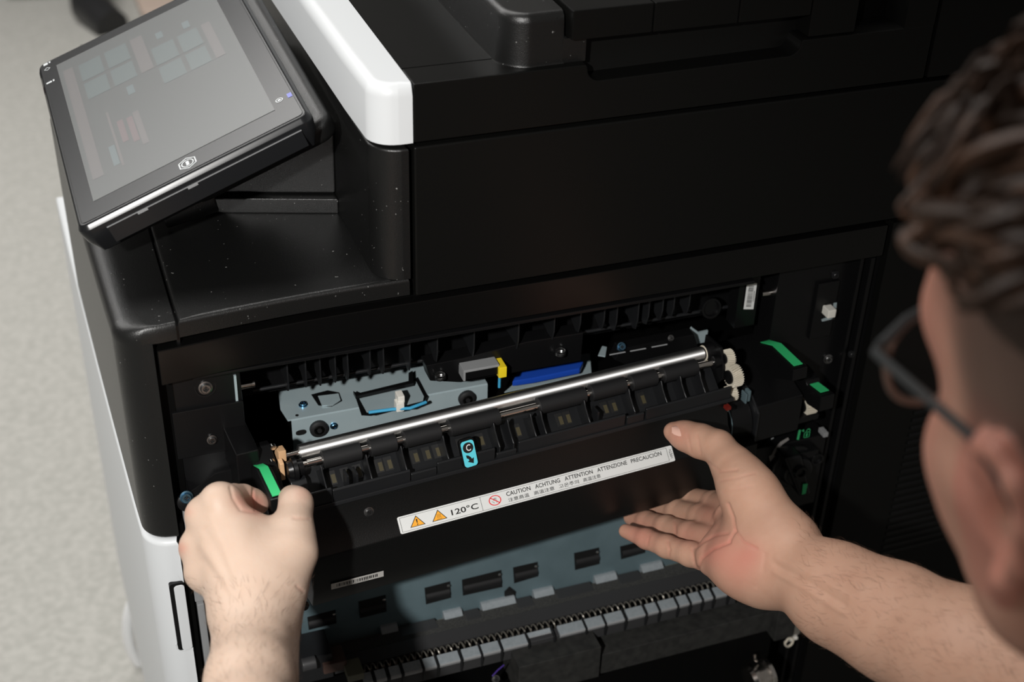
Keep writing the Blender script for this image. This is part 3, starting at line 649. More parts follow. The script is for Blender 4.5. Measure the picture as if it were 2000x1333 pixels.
def rline(x0, y0, x1, y1, w_):
    d = np.array([x1-x0, y1-y0]); n = np.array([-d[1], d[0]])/np.linalg.norm(d)*w_/2
    return [(x0-n[0], y0-n[1]), (x1-n[0], y1-n[1]), (x1+n[0], y1+n[1]), (x0+n[0], y0+n[1])]
bx0, bx1, by0, by1 = .0018, .2415, .0016, .0162
prt('label_border', [rline(bx0, by0, bx1, by0, .0003), rline(bx0, by1, bx1, by1, .0003), rline(bx0, by0, bx0, by1, .0003), rline(bx1, by0, bx1, by1, .0003), rline(.0702, by0, .0702, by1, .0003)], INK, .00058)
def tri(cx, cy, r): return [(cx+r*math.cos(math.radians(a)), cy+r*math.sin(math.radians(a))) for a in (90, 210, 330)]
for cx, hot in ((.0150, 0), (.0335, 1)):
    prt('warning_triangle', [tri(cx, .0076, .0074)], INK, .00058); prt('warning_triangle_fill', [tri(cx, .0076, .0062)], ORANGE, .00064)
    if not hot: prt('warning_mark', [[(cx-.0006, .0112), (cx-.00035, .0072), (cx+.00035, .0072), (cx+.0006, .0112)], [(cx+.0006*math.cos(t), .0058+.0006*math.sin(t)) for t in np.linspace(0, 6.28, 10)[:-1]]], INK, .0007)
    else:
        w_ = []
        for k in (-.0012, 0, .0012):
            pts = [(cx+k+.0003*math.sin(i*1.5), .0062+i*.00062) for i in range(8)]
            w_ += [rline(*pts[i], *pts[i+1], .00025) for i in range(7)]
        prt('warning_mark', w_+[rline(cx-.0024, .0052, cx+.0024, .0052, .0003)], INK, .0007)
pc = (.0820, .0090); R_ = .0054
prt('no_touch_sign', [[(pc[0]+x, pc[1]+y) for x, y in q] for q in ring2(R_, R_*.84, 30)]+[rline(pc[0]-R_*.66, pc[1]+R_*.66, pc[0]+R_*.66, pc[1]-R_*.66, .0009)], RED, .00066)
hand = [rline(pc[0]+k-.0005, pc[1]+.0002, pc[0]+k+.0002, pc[1]+.0028-.0003*abs(i-1.5), .0003) for i, k in enumerate((-.0009, -.0002, .0005, .0012))]
hand += [rline(pc[0]-.0028, pc[1]-.0006, pc[0]-.0016, pc[1]-.0014, .0003), rline(pc[0]-.0016, pc[1]-.0014, pc[0]-.0010, pc[1]-.0028, .0003), rline(pc[0]+.0014, pc[1], pc[0]+.0012, pc[1]-.0028, .0003)]
prt('hand_print', hand, INK, .00062)
def text(name, s, x, y, h, w_, M, parent, m_=INK, z=.0006, rot=0, bold=0):
    cu = bpy.data.curves.new(name, 'FONT'); cu.body = s; cu.fill_mode = 'FRONT'; cu.resolution_u = 3
    if bold: cu.offset = bold
    o = bpy.data.objects.new(name, cu); COL.objects.link(o); bpy.context.view_layer.update()
    me = bpy.data.meshes.new_from_object(o.evaluated_get(bpy.context.evaluated_depsgraph_get())); bpy.data.objects.remove(o)
    if not len(me.vertices): return None
    co = np.array([v.co for v in me.vertices]); mn, mx = co.min(0), co.max(0)
    sx, sy = w_/max(mx[0]-mn[0], 1e-6), h/max(mx[1]-mn[1], 1e-6)
    for v in me.vertices:
        a, b_ = (v.co.x-mn[0])*sx, (v.co.y-mn[1])*sy
        if rot: a, b_ = -b_, a
        v.co = M @ Vector((x+a, y+b_, z))
    me.materials.clear(); me.materials.append(m_); me.name = name
    return link(name, me, parent)
text('printed_text', '120°C', .0440, .0052, .0062, .0232, LM, LB, bold=.014)
for s, x0, x1 in (('CAUTION', .0926, .1140), ('ACHTUNG', .1182, .1407), ('ATTENTION', .1450, .1708), ('ATTENZIONE', .1750, .2030), ('PRECAUCIÓN', .2068, .2360)):
    text('printed_text', s, x0, .0098, .0045 if s[-2] != 'Ó' else .0056, x1-x0, LM, LB, bold=.012)
for s, x0, x1 in (('注意高温', .0930, .1115), ('高溫注意', .1158, .1342), ('고온주의', .1384, .1565), ('高温注意', .1606, .1768)):
    text('printed_text', s, x0, .0034, .0042, x1-x0, LM, LB, bold=.006)
text('printed_text', '>PET<', .2460, .0035, .0026, .0105, LM, LB, rot=1, bold=.008)
# barcode on the lower face, cover screws, seam
a, b_, c = fp(646, 1150, v=-.0510), fp(748, 1124, v=-.0510), fp(645, 1140, v=-.0510)
barcode('barcode_label', a+np.array([0, -.0012, 0]), b_-a, np.array([0, -.02, 1]), np.linalg.norm(b_-a), .0058, FU, n=40, seed=3, nrm=(0, -1, 0), base=BARC)
for px, py, r in ((720, 1000, .0036), (617, 1122, .0038), (594, 1184, .0036)):
    v_ = -.0370 if py < 1050 else -.0475; nr = (0, -.95, .3) if py < 1050 else (0, -1, -.1)
    screw(fp(px, py, v=v_), r, nr, FU, BLKR if py > 1050 else SCREW)
# cyan C tag on a black tab
q = fp(921, 909, v=-.0385)
TM = Matrix.Translation(q) @ Matrix.Rotation(math.radians(-4), 4, 'Y') @ Matrix.Rotation(math.radians(68), 4, 'X')
b = MB(); slab(b, rrect(-.0066, .0062, -.0015, .0222, .003, 5), -.0040, -.0002); TG = part('marker_tab', b.xf(TM), BLKI, FU, bevel=.0005)
b = MB(); slab(b, rrect(-.0055, .0055, -.001, .0205, .0026, 5), -.0001, .0003); part('cyan_sticker', b.xf(TM), CYAN, TG, label='cyan sticker with letter C and arrow')
prt('sticker_disc', [[(.0044*math.cos(t), .0148+.0044*math.sin(t)) for t in np.linspace(0, 2*math.pi, 25)[:-1]]], INK, .0005, TM, TG)
text('printed_text', 'C', -.0017, .0121, .0054, .0038, TM, TG, LABEL, .0007, bold=.01)
ar = [(-.0030, .0092), (-.0012, .0086), (.0006, .0068), (.0012, .0052), (.0030, .0058), (.0020, .0012), (-.0026, .0036), (-.0010, .0044), (-.0016, .0058), (-.0028, .0066)]
prt('sticker_arrow', [ar], INK, .0005, TM, TG)
# ------------------------------------------------------------------ lock plate with knob, right below the housing (on the copier)
ylk = -.004
LK = part('lock_plate', MB().box(at(1436, 900, y=ylk)[0], .400, ylk, .04, -.30, at(1600, 852, y=ylk)[2]), BLKI, PR, bevel=.0015)
def facepoly(name, pxs, y, m_, parent, h=.0004): return flatpoly(name, pxs, y, m_, parent, h=h, axis='y')
facepoly('lock_mark', [(1560, 840), (1564, 840), (1560, 859), (1556, 859)], ylk-.0003, GREENP, LK)
facepoly('lock_mark', [(1566, 842), (1570, 839), (1570, 844)], ylk-.0003, GREENP, LK)
kc = at(1576.5, 846, y=ylk-.0003)
b = MB()
for q in ring2(.0030, .0022, 12, 0, 180): b.add([(kc[0]+x*.8+.0006, kc[1]-.0003, kc[2]+.0012+y*1.3) for x, y in q], [(0, 1, 2, 3)])
for q in ([(-.0034, -.0052), (.0030, -.0052), (.0030, -.0045), (-.0034, -.0045)], [(-.0034, .0008), (.0030, .0008), (.0030, .0015), (-.0034, .0015)], [(-.0034, -.0052), (-.0027, -.0052), (-.0027, .0015), (-.0034, .0015)], [(.0023, -.0052), (.0030, -.0052), (.0030, .0015), (.0023, .0015)], [(-.0010, -.0038), (.0006, -.0038), (.0006, -.0002), (-.0010, -.0002)]):
    b.add([(kc[0]+x, kc[1]-.0003, kc[2]+y) for x, y in q], [(0, 1, 2, 3)])
part('padlock_print', b, GREENP, LK, smooth=False)
ap = [(1540, 857), (1526, 866), (1516, 877), (1508, 889)]
poly = [(1539, 855), (1524, 864), (1512, 878), (1507, 889), (1502, 891), (1504, 902), (1514, 891), (1511, 890), (1517, 880), (1528, 868), (1541, 859)]
facepoly('turn_arrow_print', poly, ylk-.0003, GREYPR, LK)
k0 = at(1543, 905, y=ylk)
KN = part('lock_knob', MB().turn(k0, (0, -1, .05), [(0, .0225), (.006, .0225), (.008, .0205), (.008, .0165), (.016, .0150), (.018, .0125), (.018, 0)], 36), BLKI, PR, bevel=.0006, label='black round lock knob with green mark')
t0, t1 = at(1548, 905, y=-.024), at(1572, 955, y=-.024)
mb = MB(); mb.loft([[(t0[0]-.010, -.026, t0[2]+.008), (t0[0]+.008, -.026, t0[2]+.008), (t0[0]+.008, -.006, t0[2]+.008), (t0[0]-.010, -.006, t0[2]+.008)], [(t1[0]-.0065, -.028, t1[2]-.006), (t1[0]+.0060, -.028, t1[2]-.006), (t1[0]+.0060, -.008, t1[2]-.006), (t1[0]-.0065, -.008, t1[2]-.006)]])
part('knob_handle', mb, BLKI, KN, bevel=.003, seg=3)
facepoly('green_mark', [(1568, 946), (1577, 945), (1573, 964), (1566, 966)], -.0284, GREEN, KN, h=.0006)
a = at(1562, 922, y=-.027); part('knob_hub', MB().turn(a, (0, -1, .1), [(0, .007), (.003, .006), (.003, .004), (.001, .0035), (.001, 0)], 24), BLKI, KN)
a = at(1594, 896, y=-.012); part('side_boss', MB().turn(a, (0, -1, 0), [(-.01, .0072), (.003, .0068), (.003, .0045), (.0, .004), (0, 0)], 22).box(a[0]-.022, a[0], a[1]-.002, a[1]+.01, a[2]+.004, a[2]+.012), BLKI, PR, bevel=.0006)
part('small_block', MB().box(.392, .397, -.010, 0, at(1598, 858, y=-.01)[2], at(1598, 850, y=-.01)[2]), GREYP, PR, bevel=.0005)
facepoly('green_mark', [(1536, 934), (1538, 934), (1537, 941), (1535, 941)], ylk-.0003, GREENP, LK)
facepoly('spring_glint', [(1506, 857), (1511, 855), (1511, 856), (1506, 859)], ylk-.0003, GREYP, LK)

# ------------------------------------------------------------------ lower transport unit seen below the fuser
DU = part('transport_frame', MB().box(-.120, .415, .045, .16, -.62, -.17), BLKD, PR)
yw = .032
zt_, zb_ = at(1000, 1070, y=yw)[2], at(1000, 1192, y=yw)[2]
wx0, wx1 = at(590, 1250, y=yw)[0], at(1420, 1050, y=yw)[0]
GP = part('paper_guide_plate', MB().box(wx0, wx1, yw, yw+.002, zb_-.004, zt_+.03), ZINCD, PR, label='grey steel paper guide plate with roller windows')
for q in (((600, 1206), (655, 1192), (657, 1218), (603, 1231)), ((700, 1176), (753, 1163), (755, 1195), (703, 1208)), ((829, 1149), (879, 1136), (881, 1168), (832, 1181)), ((902, 1133), (979, 1114), (981, 1147), (904, 1164)), ((1002, 1109), (1050, 1098), (1051, 1126), (1004, 1140)), ((1121, 1081), (1170, 1070), (1171, 1102), (1123, 1114)), ((1211, 1068), (1258, 1056), (1260, 1080), (1213, 1093))):
    wo = facepoly('roller_window', q, yw-.0003, INK, GP, h=.0003)
    (x0, y0), (x1, y1), (x2, y2), (x3, y3) = q
    a, c = at(x0+2, (y0+y3)/2+1, y=yw+.001), at(x1-2, (y1+y2)/2-1, y=yw+.001)
    part('idle_roller', MB().cyl((a[0], yw+.0015, a[2]), (c[0], yw+.0015, a[2]), .0048, 18), RUBBER, wo)
    e = at(x1-3, y1+9, y=yw-.004); part('roller_tip', MB().turn(e, (1, 0, 0), [(-.0015, .0004), (-.0006, .0012), (.0006, .0012), (.0015, .0004)], 10), CHROME, wo)
q = [(995, 1146), (1008, 1156), (1006, 1166), (1000, 1170), (990, 1170), (985, 1164), (985, 1156)]
facepoly('drop_hole', q, yw-.0003, INK, GP)
# ledge, fuzzy strip, grey slope, long coil, pads
zl = at(1060, 1172, y=.026)[2]
part('guide_ledge', MB().box(wx0+.006, wx1, .020, .034, zl-.004, zl), mat('dull_brass', (.14, .125, .085), .5, metal=.3), PR, bevel=.0006)
for a, b_ in ((746, 779), (869, 905), (943, 1009), (1045, 1084), (1165, 1207), (1256, 1297)):
    y = lambda x: 1247-(x-746)*.232
    p, q = at(a, y(a)-8, y=.024), at(b_, y(b_)-8, y=.024)
    part('paper_tab', MB().prism([(.0215, zl), (.025, zl+.007), (.029, zl+.010), (.033, zl+.010), (.033, zl)], 'x', p[0], q[0]), PADG, PR, bevel=.0008)
for a, b_ in ((783, 855), (910, 940), (1012, 1043), (1088, 1160), (1210, 1254)):
    y = lambda x: 1247-(x-746)*.232
    p, q = at(a, y(a)-6, y=.020), at(b_, y(b_)-6, y=.020)
    part('pinch_block', MB().box(p[0], q[0], .016, .030, zl, zl+.006), GREYB, PR, bevel=.001)
z2_ = at(1060, 1189, y=.006)[2]
FUZZ = mat('speckled_black_seal', (.012, .012, .012), .9, var=(900, (.06, .06, .055), .7))
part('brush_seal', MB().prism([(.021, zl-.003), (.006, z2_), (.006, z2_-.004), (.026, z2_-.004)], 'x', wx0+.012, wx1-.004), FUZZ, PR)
z3_ = at(1060, 1213, y=-.008)[2]
part('guide_slope', MB().prism([(.006, z2_+.001), (-.008, z3_), (-.008, z3_-.004), (.012, z3_-.004)], 'x', at(650, 1300, y=0)[0], wx1-.012), GREYB, PR, label='dark grey sloping guide')
zc = at(1060, 1225, y=-.0140)[2]; xc0, xc1 = at(677, 1312, y=-.0140)[0], at(1400, 1140, y=-.0140)[0]
k = []; pitch = .0059; nt = int((xc1-xc0)/pitch)
for i in range(nt*12+1): t = i/12*2*math.pi; k.append((xc0+i/12*pitch, -.0140+.0042*math.cos(t), zc+.0042*math.sin(t)))
part('long_coil', MB().tube(k, .00075, 5), COILM, PR, label='long thin steel coil spring')
yp0, yp1 = -.0300, -.0208
zp = at(1060, 1250, y=yp0)[2]
PB = part('pad_bar', MB().prism([(yp1, zp+.001), (yp0+.001, zp-.001), (yp0+.0005, zp-.016), (-.010, zp-.018)], 'x', at(690, 1333, y=yp0)[0], at(1440, 1160, y=yp0)[0]), GREYB, PR, bevel=.0008, label='dark bar carrying grey pads')
pads = [(711, 729), (735, 756), (763, 784), (790, 825), (830, 853), (859, 899), (906, 939), (944, 978), (984, 1031), (1034, 1081), (1094, 1143), (1147, 1181), (1185, 1220), (1227, 1260), (1266, 1286), (1291, 1322), (1326, 1346), (1351, 1370), (1375, 1392), (1398, 1420)]
py_ = lambda x: 1329.5-(x-711)*.2358
for i, (a, b_) in enumerate(pads):
    p, q = at(a, py_(a), y=yp0), at(b_, py_(b_), y=yp0); s = .006 if a == 1034 else 0
    part('pad', MB().prism([(yp1, zp+.0035), (yp0+s, zp+.0012), (yp0-.0006+s, zp-.0006), (yp0+.0006+s, zp-.0034), (yp1, zp-.002)], 'x', p[0], q[0]), PADG, PB, bevel=.0003, seg=1)
    part('pad_edge', MB().prism([(yp0+s-.0004, zp+.0010), (yp0-.0010+s, zp-.0006), (yp0+.0000+s, zp-.0036), (yp0+.001+s, zp-.0036)], 'x', p[0], q[0]), GREYP, PB)
    part('pad_rib', MB().prism([(yp1+.001, zp+.0050), (yp0-.0016, zp+.0020), (yp0-.0026, zp-.003), (yp0-.001, zp-.014), (yp1, zp-.014)], 'x', q[0]+.0004, q[0]+.0016), BLKR, PB)
a = at(1075, 1252, y=yp0); part('pad', MB().box(at(1050, 1262, y=yp0)[0], at(1086, 1254, y=yp0)[0], yp0-.0005, yp0+.004, zp-.016, zp-.009), PADG, PB)
# beam under the pads, springs and bracket on the right
yb_ = -.045
zB1, zB0 = at(1300, 1249, y=yb_)[2], at(1300, 1285, y=yb_)[2]
SPK = mat('worn_black_beam', (.011, .011, .0105), .6, var=(120, (.024, .024, .022), .8), grain=(500, .2))
part('crossbeam', MB().box(at(1175, 1290, y=yb_)[0], at(1530, 1195, y=yb_)[0], yb_, -.02, zB0, zB1), SPK, PR, bevel=.0012, label='black lower crossbeam')
a = at(1014, 1304, y=yb_-.006); c = at(1175, 1266, y=yb_-.006)
part('beam_block', MB().box(a[0], c[0], yb_-.006, -.01, a[2]-.04, (a[2]+c[2])/2), SPK, PR, bevel=.001)
part('frame_floor', MB().box(-.12, .36, -.03, .06, -.60, zp-.045), BLKD, PR)
def coil(name, p, ax, r, turns, length, wr, m_, parent, n=14):
    p, ax = np.array(p, float), np.array(ax, float); ax /= np.linalg.norm(ax); a = np.cross(ax, [0, 1., .2]); a /= np.linalg.norm(a); b = np.cross(ax, a)
    return part(name, MB().tube([p+ax*(length*i/(turns*n))+r*(math.cos(2*math.pi*i/n)*a+math.sin(2*math.pi*i/n)*b) for i in range(turns*n+1)], wr, 6), m_, parent)
coil('coil_spring', at(1399, 1190, y=-.02), (.15, 0, -1), .0036, 9, .020, .0007, SCREW, PR)
part('end_bracket', MB().box(at(1490, 1225, y=-.03)[0], at(1532, 1200, y=-.03)[0], -.052, -.01, zB0-.010, zB1+.012), SPK, PR, bevel=.002)
q = [at(px, py, y=-.020) for px, py in ((1524, 1195), (1562, 1225), (1564, 1236), (1556, 1243), (1536, 1246), (1528, 1240))]
part('white_bracket', MB().loft([[tuple(p) for p in q], [tuple(p+np.array([0, .012, 0])) for p in q]]), WHITEPART, PR, bevel=.001, label='white plastic corner bracket')
part('white_hook', MB().cyl(at(1542, 1250, y=-.024), at(1556, 1246, y=-.024), .0022, 12), WHITEPART, PR)
coil('hook_ring', at(1540, 1254, y=-.026), (.2, -1, .2), .0052, 2, .002, .0008, IVORY, PR)
part('metal_drum', MB().turn(at(1463, 1330, y=-.055), (1, .08, .12), [(0, .006), (0, .0130), (.004, .0142), (.0055, .0118), (.018, .0118), (.0195, .0150), (.0235, .0150), (.0245, .012), (.0245, .004)], 36), CHROME, PR, label='polished ridged metal drum')
coil('drum_coil', at(1478, 1326, y=-.055), (1, .08, .12), .0124, 6, .011, .0009, CHROME, PR, 20)
c0 = at(1478, 1292, y=-.045); part('drum_strap', MB().tube([c0+np.array([-.004, 0, .012]), c0+np.array([-.003, 0, .004]), c0], .0016, 8), CHROME, PR)
# small parts at the lower left
a, b_ = at(604, 1280, y=.005), at(635, 1272, y=.005); part('stub_shaft', MB().cyl(a, b_, .0018, 12), CHROME, PR)
part('shaft_block', MB().box(at(575, 1300, y=-.01)[0], at(650, 1290, y=-.01)[0], -.012, .02, at(600, 1333, y=-.01)[2], at(600, 1285, y=-.01)[2]), BLKR, PR, bevel=.0015)
a = at(590, 1300, y=-.016); part('guide_roller', MB().cyl(a, a+np.array([.012, 0, 0]), .006, 20), GREYB, PR, bevel=.0006)
a = at(655, 1301, y=-.014); part('brown_block', MB().box(a[0]-.011, a[0]+.010, -.016, .005, a[2]-.006, a[2]+.005), mat('brown_plastic', (.05, .028, .022), .5), PR, bevel=.001)
a = at(697, 1318, y=-.026); part('clear_block', MB().box(a[0]-.009, a[0]+.006, -.030, -.010, a[2]-.004, a[2]+.004), mat('olive_grey_plastic', (.085, .085, .06), .5), PR, bevel=.001)
a = at(968, 1327, y=-.05); screw(a, .0034, (0, -1, .5), PR)
part('violet_wire', MB().tube([at(962, 1321, y=-.05), at(972, 1310, y=-.045), at(984, 1300, y=-.04)], .0008, 6), mat('violet_wire', (.06, .03, .22), .5), PR)

# ------------------------------------------------------------------ power cable, far chair and table
pts = [at(258, 1150, y=.60)]
cb = [(276, 1146, .62), (258, 1178, .62), (249, 1215, .62), (252, 1255, .62), (264, 1285, .62), (283, 1308, .62), (305, 1328, .62), (330, 1348, .62)]
P = [at(px, py, y=y) for px, py, y in cb]
def smooth(P, n=8):
    P = [np.array(p) for p in P]; out = []
    for i in range(len(P)-1):
        p0, p1, p2, p3 = P[max(i-1, 0)], P[i], P[i+1], P[min(i+2, len(P)-1)]
        for k in range(n):
            t = k/n; out.append(.5*((2*p1)+(-p0+p2)*t+(2*p0-5*p1+4*p2-p3)*t*t+(-p0+3*p1-3*p2+p3)*t**3))
    return out+[P[-1]]
tag(part('power_cable', MB().tube(smooth(P), .0074, 14), CABLE), 'thick white cable looping beside the copier above the carpet', 'cable')
P = [at(px, py, y=y) for px, py, y in ((274, 1300, .62), (272, 1320, .62), (275, 1350, .655), (280, 1400, .65))]
tag(part('network_cable', MB().tube(smooth(P), .0055, 12), CABLE), 'thin white cable hanging straight down behind the looped cable', 'cable')
CHM = mat('chair_black_metal', (.015, .015, .016), .4)
CH = thing('office_chair', 'black chair leg and seat edge in the far background above the touch screen', 'chair', tuple(at(215, 60, z=FZ)))
f0 = at(222, 66, z=FZ); f1 = at(172, -40, z=FZ+.06)
part('chair_leg', MB().tube([f0+np.array([0, 0, .02]), f0+np.array([-.05, .12, .045]), f1+np.array([0, .05, .02])], [.052, .055, .06], 14), CHM, CH)
part('chair_leg', MB().tube([f1+np.array([0, .05, .02]), f1+np.array([-.25, .05, .02])], [.05, .035], 14), CHM, CH)
part('chair_column', MB().tube([f1+np.array([0, .05, .02]), f1+np.array([0, .05, .30])], .03, 16), CHM, CH)
part('chair_seat', MB().prism(rrect(-.40, .05, -.02, .43, .08), 'z', .30, .37).xf(Matrix.Translation(f1+np.array([0, .05, 0]))), CHM, CH, bevel=.02)
b0 = at(236, 27, z=FZ+.045)+np.array([.06, 0, 0])
TB = thing('low_table', 'pale wooden low table end at the far top left', 'table', (b0[0]+.35, b0[1]+.3, FZ))
WOOD = mat('pale_wood', (.62, .50, .42), .5, var=(6, (.54, .42, .35), .7))
part('table_top', MB().prism(rrect(b0[0], b0[0]+.75, b0[1], b0[1]+.8, .03), 'z', FZ+.02, FZ+.045), WOOD, TB, bevel=.006)
for dx in (.05, .70):
    for dy in (.05, .75): part('table_leg', MB().box(b0[0]+dx-.02, b0[0]+dx+.02, b0[1]+dy-.02, b0[1]+dy+.02, FZ, FZ+.02), WOOD, TB)
# ------------------------------------------------------------------ the person: smooth implicit body
def camp(px, py, d): return CAM + RC.T @ (np.array([(px-CX)/F, (py-CY)/F, 1.])*d)
class Sdf:
    """smooth union of tapered capsules and ellipsoids, grouped so that fingers stay apart"""
    def __init__(s): s.g = []
    def group(s, k, kj): s.g.append([k, kj, []]); return s
    def cone(s, a, b, ra, rb, flat=None): s.g[-1][2].append(('c', np.array(a, float), np.array(b, float), ra, rb, flat)); return s
    def chain(s, pts, rs):
        for i in range(len(pts)-1): s.cone(pts[i], pts[i+1], rs[i], rs[i+1])
        return s
    def ball(s, c, r, M=None): s.g[-1][2].append(('e', np.array(c, float), np.array(r, float)*np.ones(3), np.eye(3) if M is None else np.array(M, float))); return s
    @staticmethod
    def prim(p, P):
        if p[0] == 'c':
            _, a, b, ra, rb, fl = p; ba = b-a; q = P-a; t = np.clip(q@ba/(ba@ba), 0, 1); e = q-t[:, None]*ba
            if fl is not None:
                n, kf = fl; e = e+np.outer(e@n, n)*(kf-1)
            return np.sqrt((e*e).sum(1))-(ra+(rb-ra)*t)
        _, c, r, M = p; q = (P-c)@M.T; k0 = np.sqrt(((q/r)**2).sum(1)); k1 = np.sqrt(((q/r**2)**2).sum(1))
        return k0*(k0-1)/(k1+1e-9)
    @staticmethod
    def smin(a, b, k):
        h = np.maximum(k-np.abs(a-b), 0)/k; return np.minimum(a, b)-h*h*k*.25
    def __call__(s, P):
        D = None
        for k, kj, ps in s.g:
            d = None
            for p in ps:
                e = s.prim(p, P); d = e if d is None else s.smin(d, e, k)
            D = d if D is None else s.smin(D, d, kj)
        return D
    def bounds(s):
        lo, hi = np.full(3, 9.), np.full(3, -9.)
        for _, _, ps in s.g:
            for p in ps:
                if p[0] == 'c':
                    for c, r in ((p[1], p[3]), (p[2], p[4])): lo = np.minimum(lo, c-r); hi = np.maximum(hi, c+r)
                else: lo = np.minimum(lo, p[1]-p[2].max()); hi = np.maximum(hi, p[1]+p[2].max())
        return lo, hi
def nets(fn, lo, hi, h):
    """surface nets over a sparse narrow band"""
    C4 = 4; n = (np.ceil((hi-lo)/(h*C4)).astype(int)+3); o = lo-h*C4*1.2
    ax = [o[i]+np.arange(n[i])*h*C4 for i in range(3)]
    G = np.stack(np.meshgrid(*ax, indexing='ij'), -1).reshape(-1, 3)
    dc = np.concatenate([fn(G[i:i+200000]) for i in range(0, len(G), 200000)]).reshape(n)
    full = np.repeat(np.repeat(np.repeat(dc, C4, 0), C4, 1), C4, 2).astype(np.float32)
    act = np.abs(full) < h*C4*1.9
    I = np.argwhere(act); v = np.empty(len(I), np.float32)
    for i in range(0, len(I), 300000): v[i:i+300000] = fn(o+(I[i:i+300000]-0.)*h)
    full[act] = v; D = full; s = D < 0
    c = [s[:-1, :-1, :-1], s[1:, :-1, :-1], s[:-1, 1:, :-1], s[1:, 1:, :-1], s[:-1, :-1, 1:], s[1:, :-1, 1:], s[:-1, 1:, 1:], s[1:, 1:, 1:]]
    cnt = sum(x.astype(np.int8) for x in c); mix = (cnt > 0) & (cnt < 8)
    ids = np.argwhere(mix); idx = np.full(mix.shape, -1, np.int64); idx[mix] = np.arange(len(ids))
    off = np.array([(a, b, d) for d in (0, 1) for b in (0, 1) for a in (0, 1)])
    val = np.stack([D[ids[:, 0]+f[0], ids[:, 1]+f[1], ids[:, 2]+f[2]] for f in off], 1)
    pos = np.zeros((len(ids), 3)); w = np.zeros(len(ids))
    for a, b in ((0, 1), (2, 3), (4, 5), (6, 7), (0, 2), (1, 3), (4, 6), (5, 7), (0, 4), (1, 5), (2, 6), (3, 7)):
        m = (val[:, a] < 0) != (val[:, b] < 0); t = val[m, a]/(val[m, a]-val[m, b]); pos[m] += off[a]+(off[b]-off[a])*t[:, None]; w[m] += 1
    V = o+(ids+pos/w[:, None])*h
    Fs = []
    for axn in range(3):
        a, b = [(1, 2), (2, 0), (0, 1)][axn]
        sl0 = [slice(1, -1)]*3; sl0[axn] = slice(0, -1); sl1 = list(sl0); sl1[axn] = slice(1, None)
        s0, s1 = s[tuple(sl0)], s[tuple(sl1)]; E = np.argwhere(s0 != s1)
        if not len(E): continue
        fl = s0[tuple(E.T)]; base = E.copy(); 
        for q in range(3):
            if q != axn: base[:, q] += 1
        def cell(da, db):
            k = base.copy(); k[:, a] -= da; k[:, b] -= db; return idx[tuple(k.T)]
        q = np.stack([cell(1, 1), cell(0, 1), cell(0, 0), cell(1, 0)], 1); q[~fl] = q[~fl][:, ::-1]
        Fs.append(q)
    Fq = np.concatenate(Fs); Fq = Fq[(Fq >= 0).all(1)]
    return V, Fq
def vnormals(V, Fq):
    n = np.cross(V[Fq[:, 2]]-V[Fq[:, 0]], V[Fq[:, 3]]-V[Fq[:, 1]]); N = np.zeros_like(V)
    for j in range(4): np.add.at(N, Fq[:, j], n)
    return N/(np.linalg.norm(N, axis=1)[:, None]+1e-12)
def topix(V):
    c = (V-CAM)@RC.T; return np.stack([CX+F*c[:, 0]/c[:, 2], CY+F*c[:, 1]/c[:, 2]], 1), c[:, 2]
def crease(V, Fq, lines, facing=True):
    """press skin folds into the surface along polylines given as ([pixels], width px, depth m)"""
    N = vnormals(V, Fq); p, _ = topix(V); fac = ((CAM-V)*N).sum(1) > 0; mv = np.zeros(len(V))
    for pts, wpx, dep in lines:
        d = np.full(len(V), 1e9)
        for (x0, y0), (x1, y1) in zip(pts[:-1], pts[1:]):
            b = np.array([x1-x0, y1-y0], float); q = p-np.array([x0, y0]); t = np.clip(q@b/(b@b), 0, 1); d = np.minimum(d, np.linalg.norm(q-t[:, None]*b, axis=1))
        mv += dep*np.exp(-(d/wpx)**2)
    return V-N*(mv*fac)[:, None]
def npmesh(name, parts, mat_, attrs=None):
    V = np.concatenate([p[0] for p in parts]); o = 0; Fs = []
    for v, f in parts: Fs.append(f+o); o += len(v)
    Fq = np.concatenate(Fs)
    me = bpy.data.meshes.new(name); me.vertices.add(len(V)); me.vertices.foreach_set('co', V.astype(np.float32).ravel())
    me.loops.add(Fq.size); me.loops.foreach_set('vertex_index', Fq.astype(np.int32).ravel()); me.polygons.add(len(Fq)); me.polygons.foreach_set('loop_start', np.arange(0, Fq.size, 4, dtype=np.int32))
    me.update(); me.validate(); me.polygons.foreach_set('use_smooth', np.ones(len(me.polygons), bool))
    if attrs is not None:
        at_ = me.color_attributes.new('pigment_and_exposure', 'FLOAT_COLOR', 'POINT'); at_.data.foreach_set('color', attrs.astype(np.float32).ravel())
    me.materials.append(mat_); return me

# ---- head frame (world): origin between the ears
_s = np.array([.945, -.28, .167]); _f = np.array([-.28, -.42, .87]); _f /= np.linalg.norm(_f); _s -= _f*(_s@_f); _s /= np.linalg.norm(_s); _u = -np.cross(_f, _s)
HS, HF, HU = RC.T@_s, RC.T@_f, RC.T@_u
HO = camp(1965, 1010, .485) + .073*HS
HM = np.stack([HS, HF, HU])                      # rows: head axes
def hd(s, f, u): return HO+HS*s+HF*f+HU*u

# ---- right arm
H = camp
ra = Sdf()
WR = H(1530, 1092, 1.030); EL = H(2140, 1418, .775)
rn = np.cross(EL-WR, RC[2]); rn /= np.linalg.norm(rn)
vn = RC[2]-(RC[2]@(EL-WR))/((EL-WR)@(EL-WR))*(EL-WR); vn /= np.linalg.norm(vn)
ra.group(.030, .02)
ra.cone(H(1522, 1092, 1.040), H(1640, 1164, .985), .0285, .0308, (vn, 1.18)).cone(H(1640, 1164, .985), H(1750, 1217, .938), .0308, .0345, (vn, 1.18)).cone(H(1750, 1217, .938), H(1880, 1284, .882), .0345, .0385, (vn, 1.18)).cone(H(1880, 1284, .882), EL, .0385, .042, (vn, 1.18))
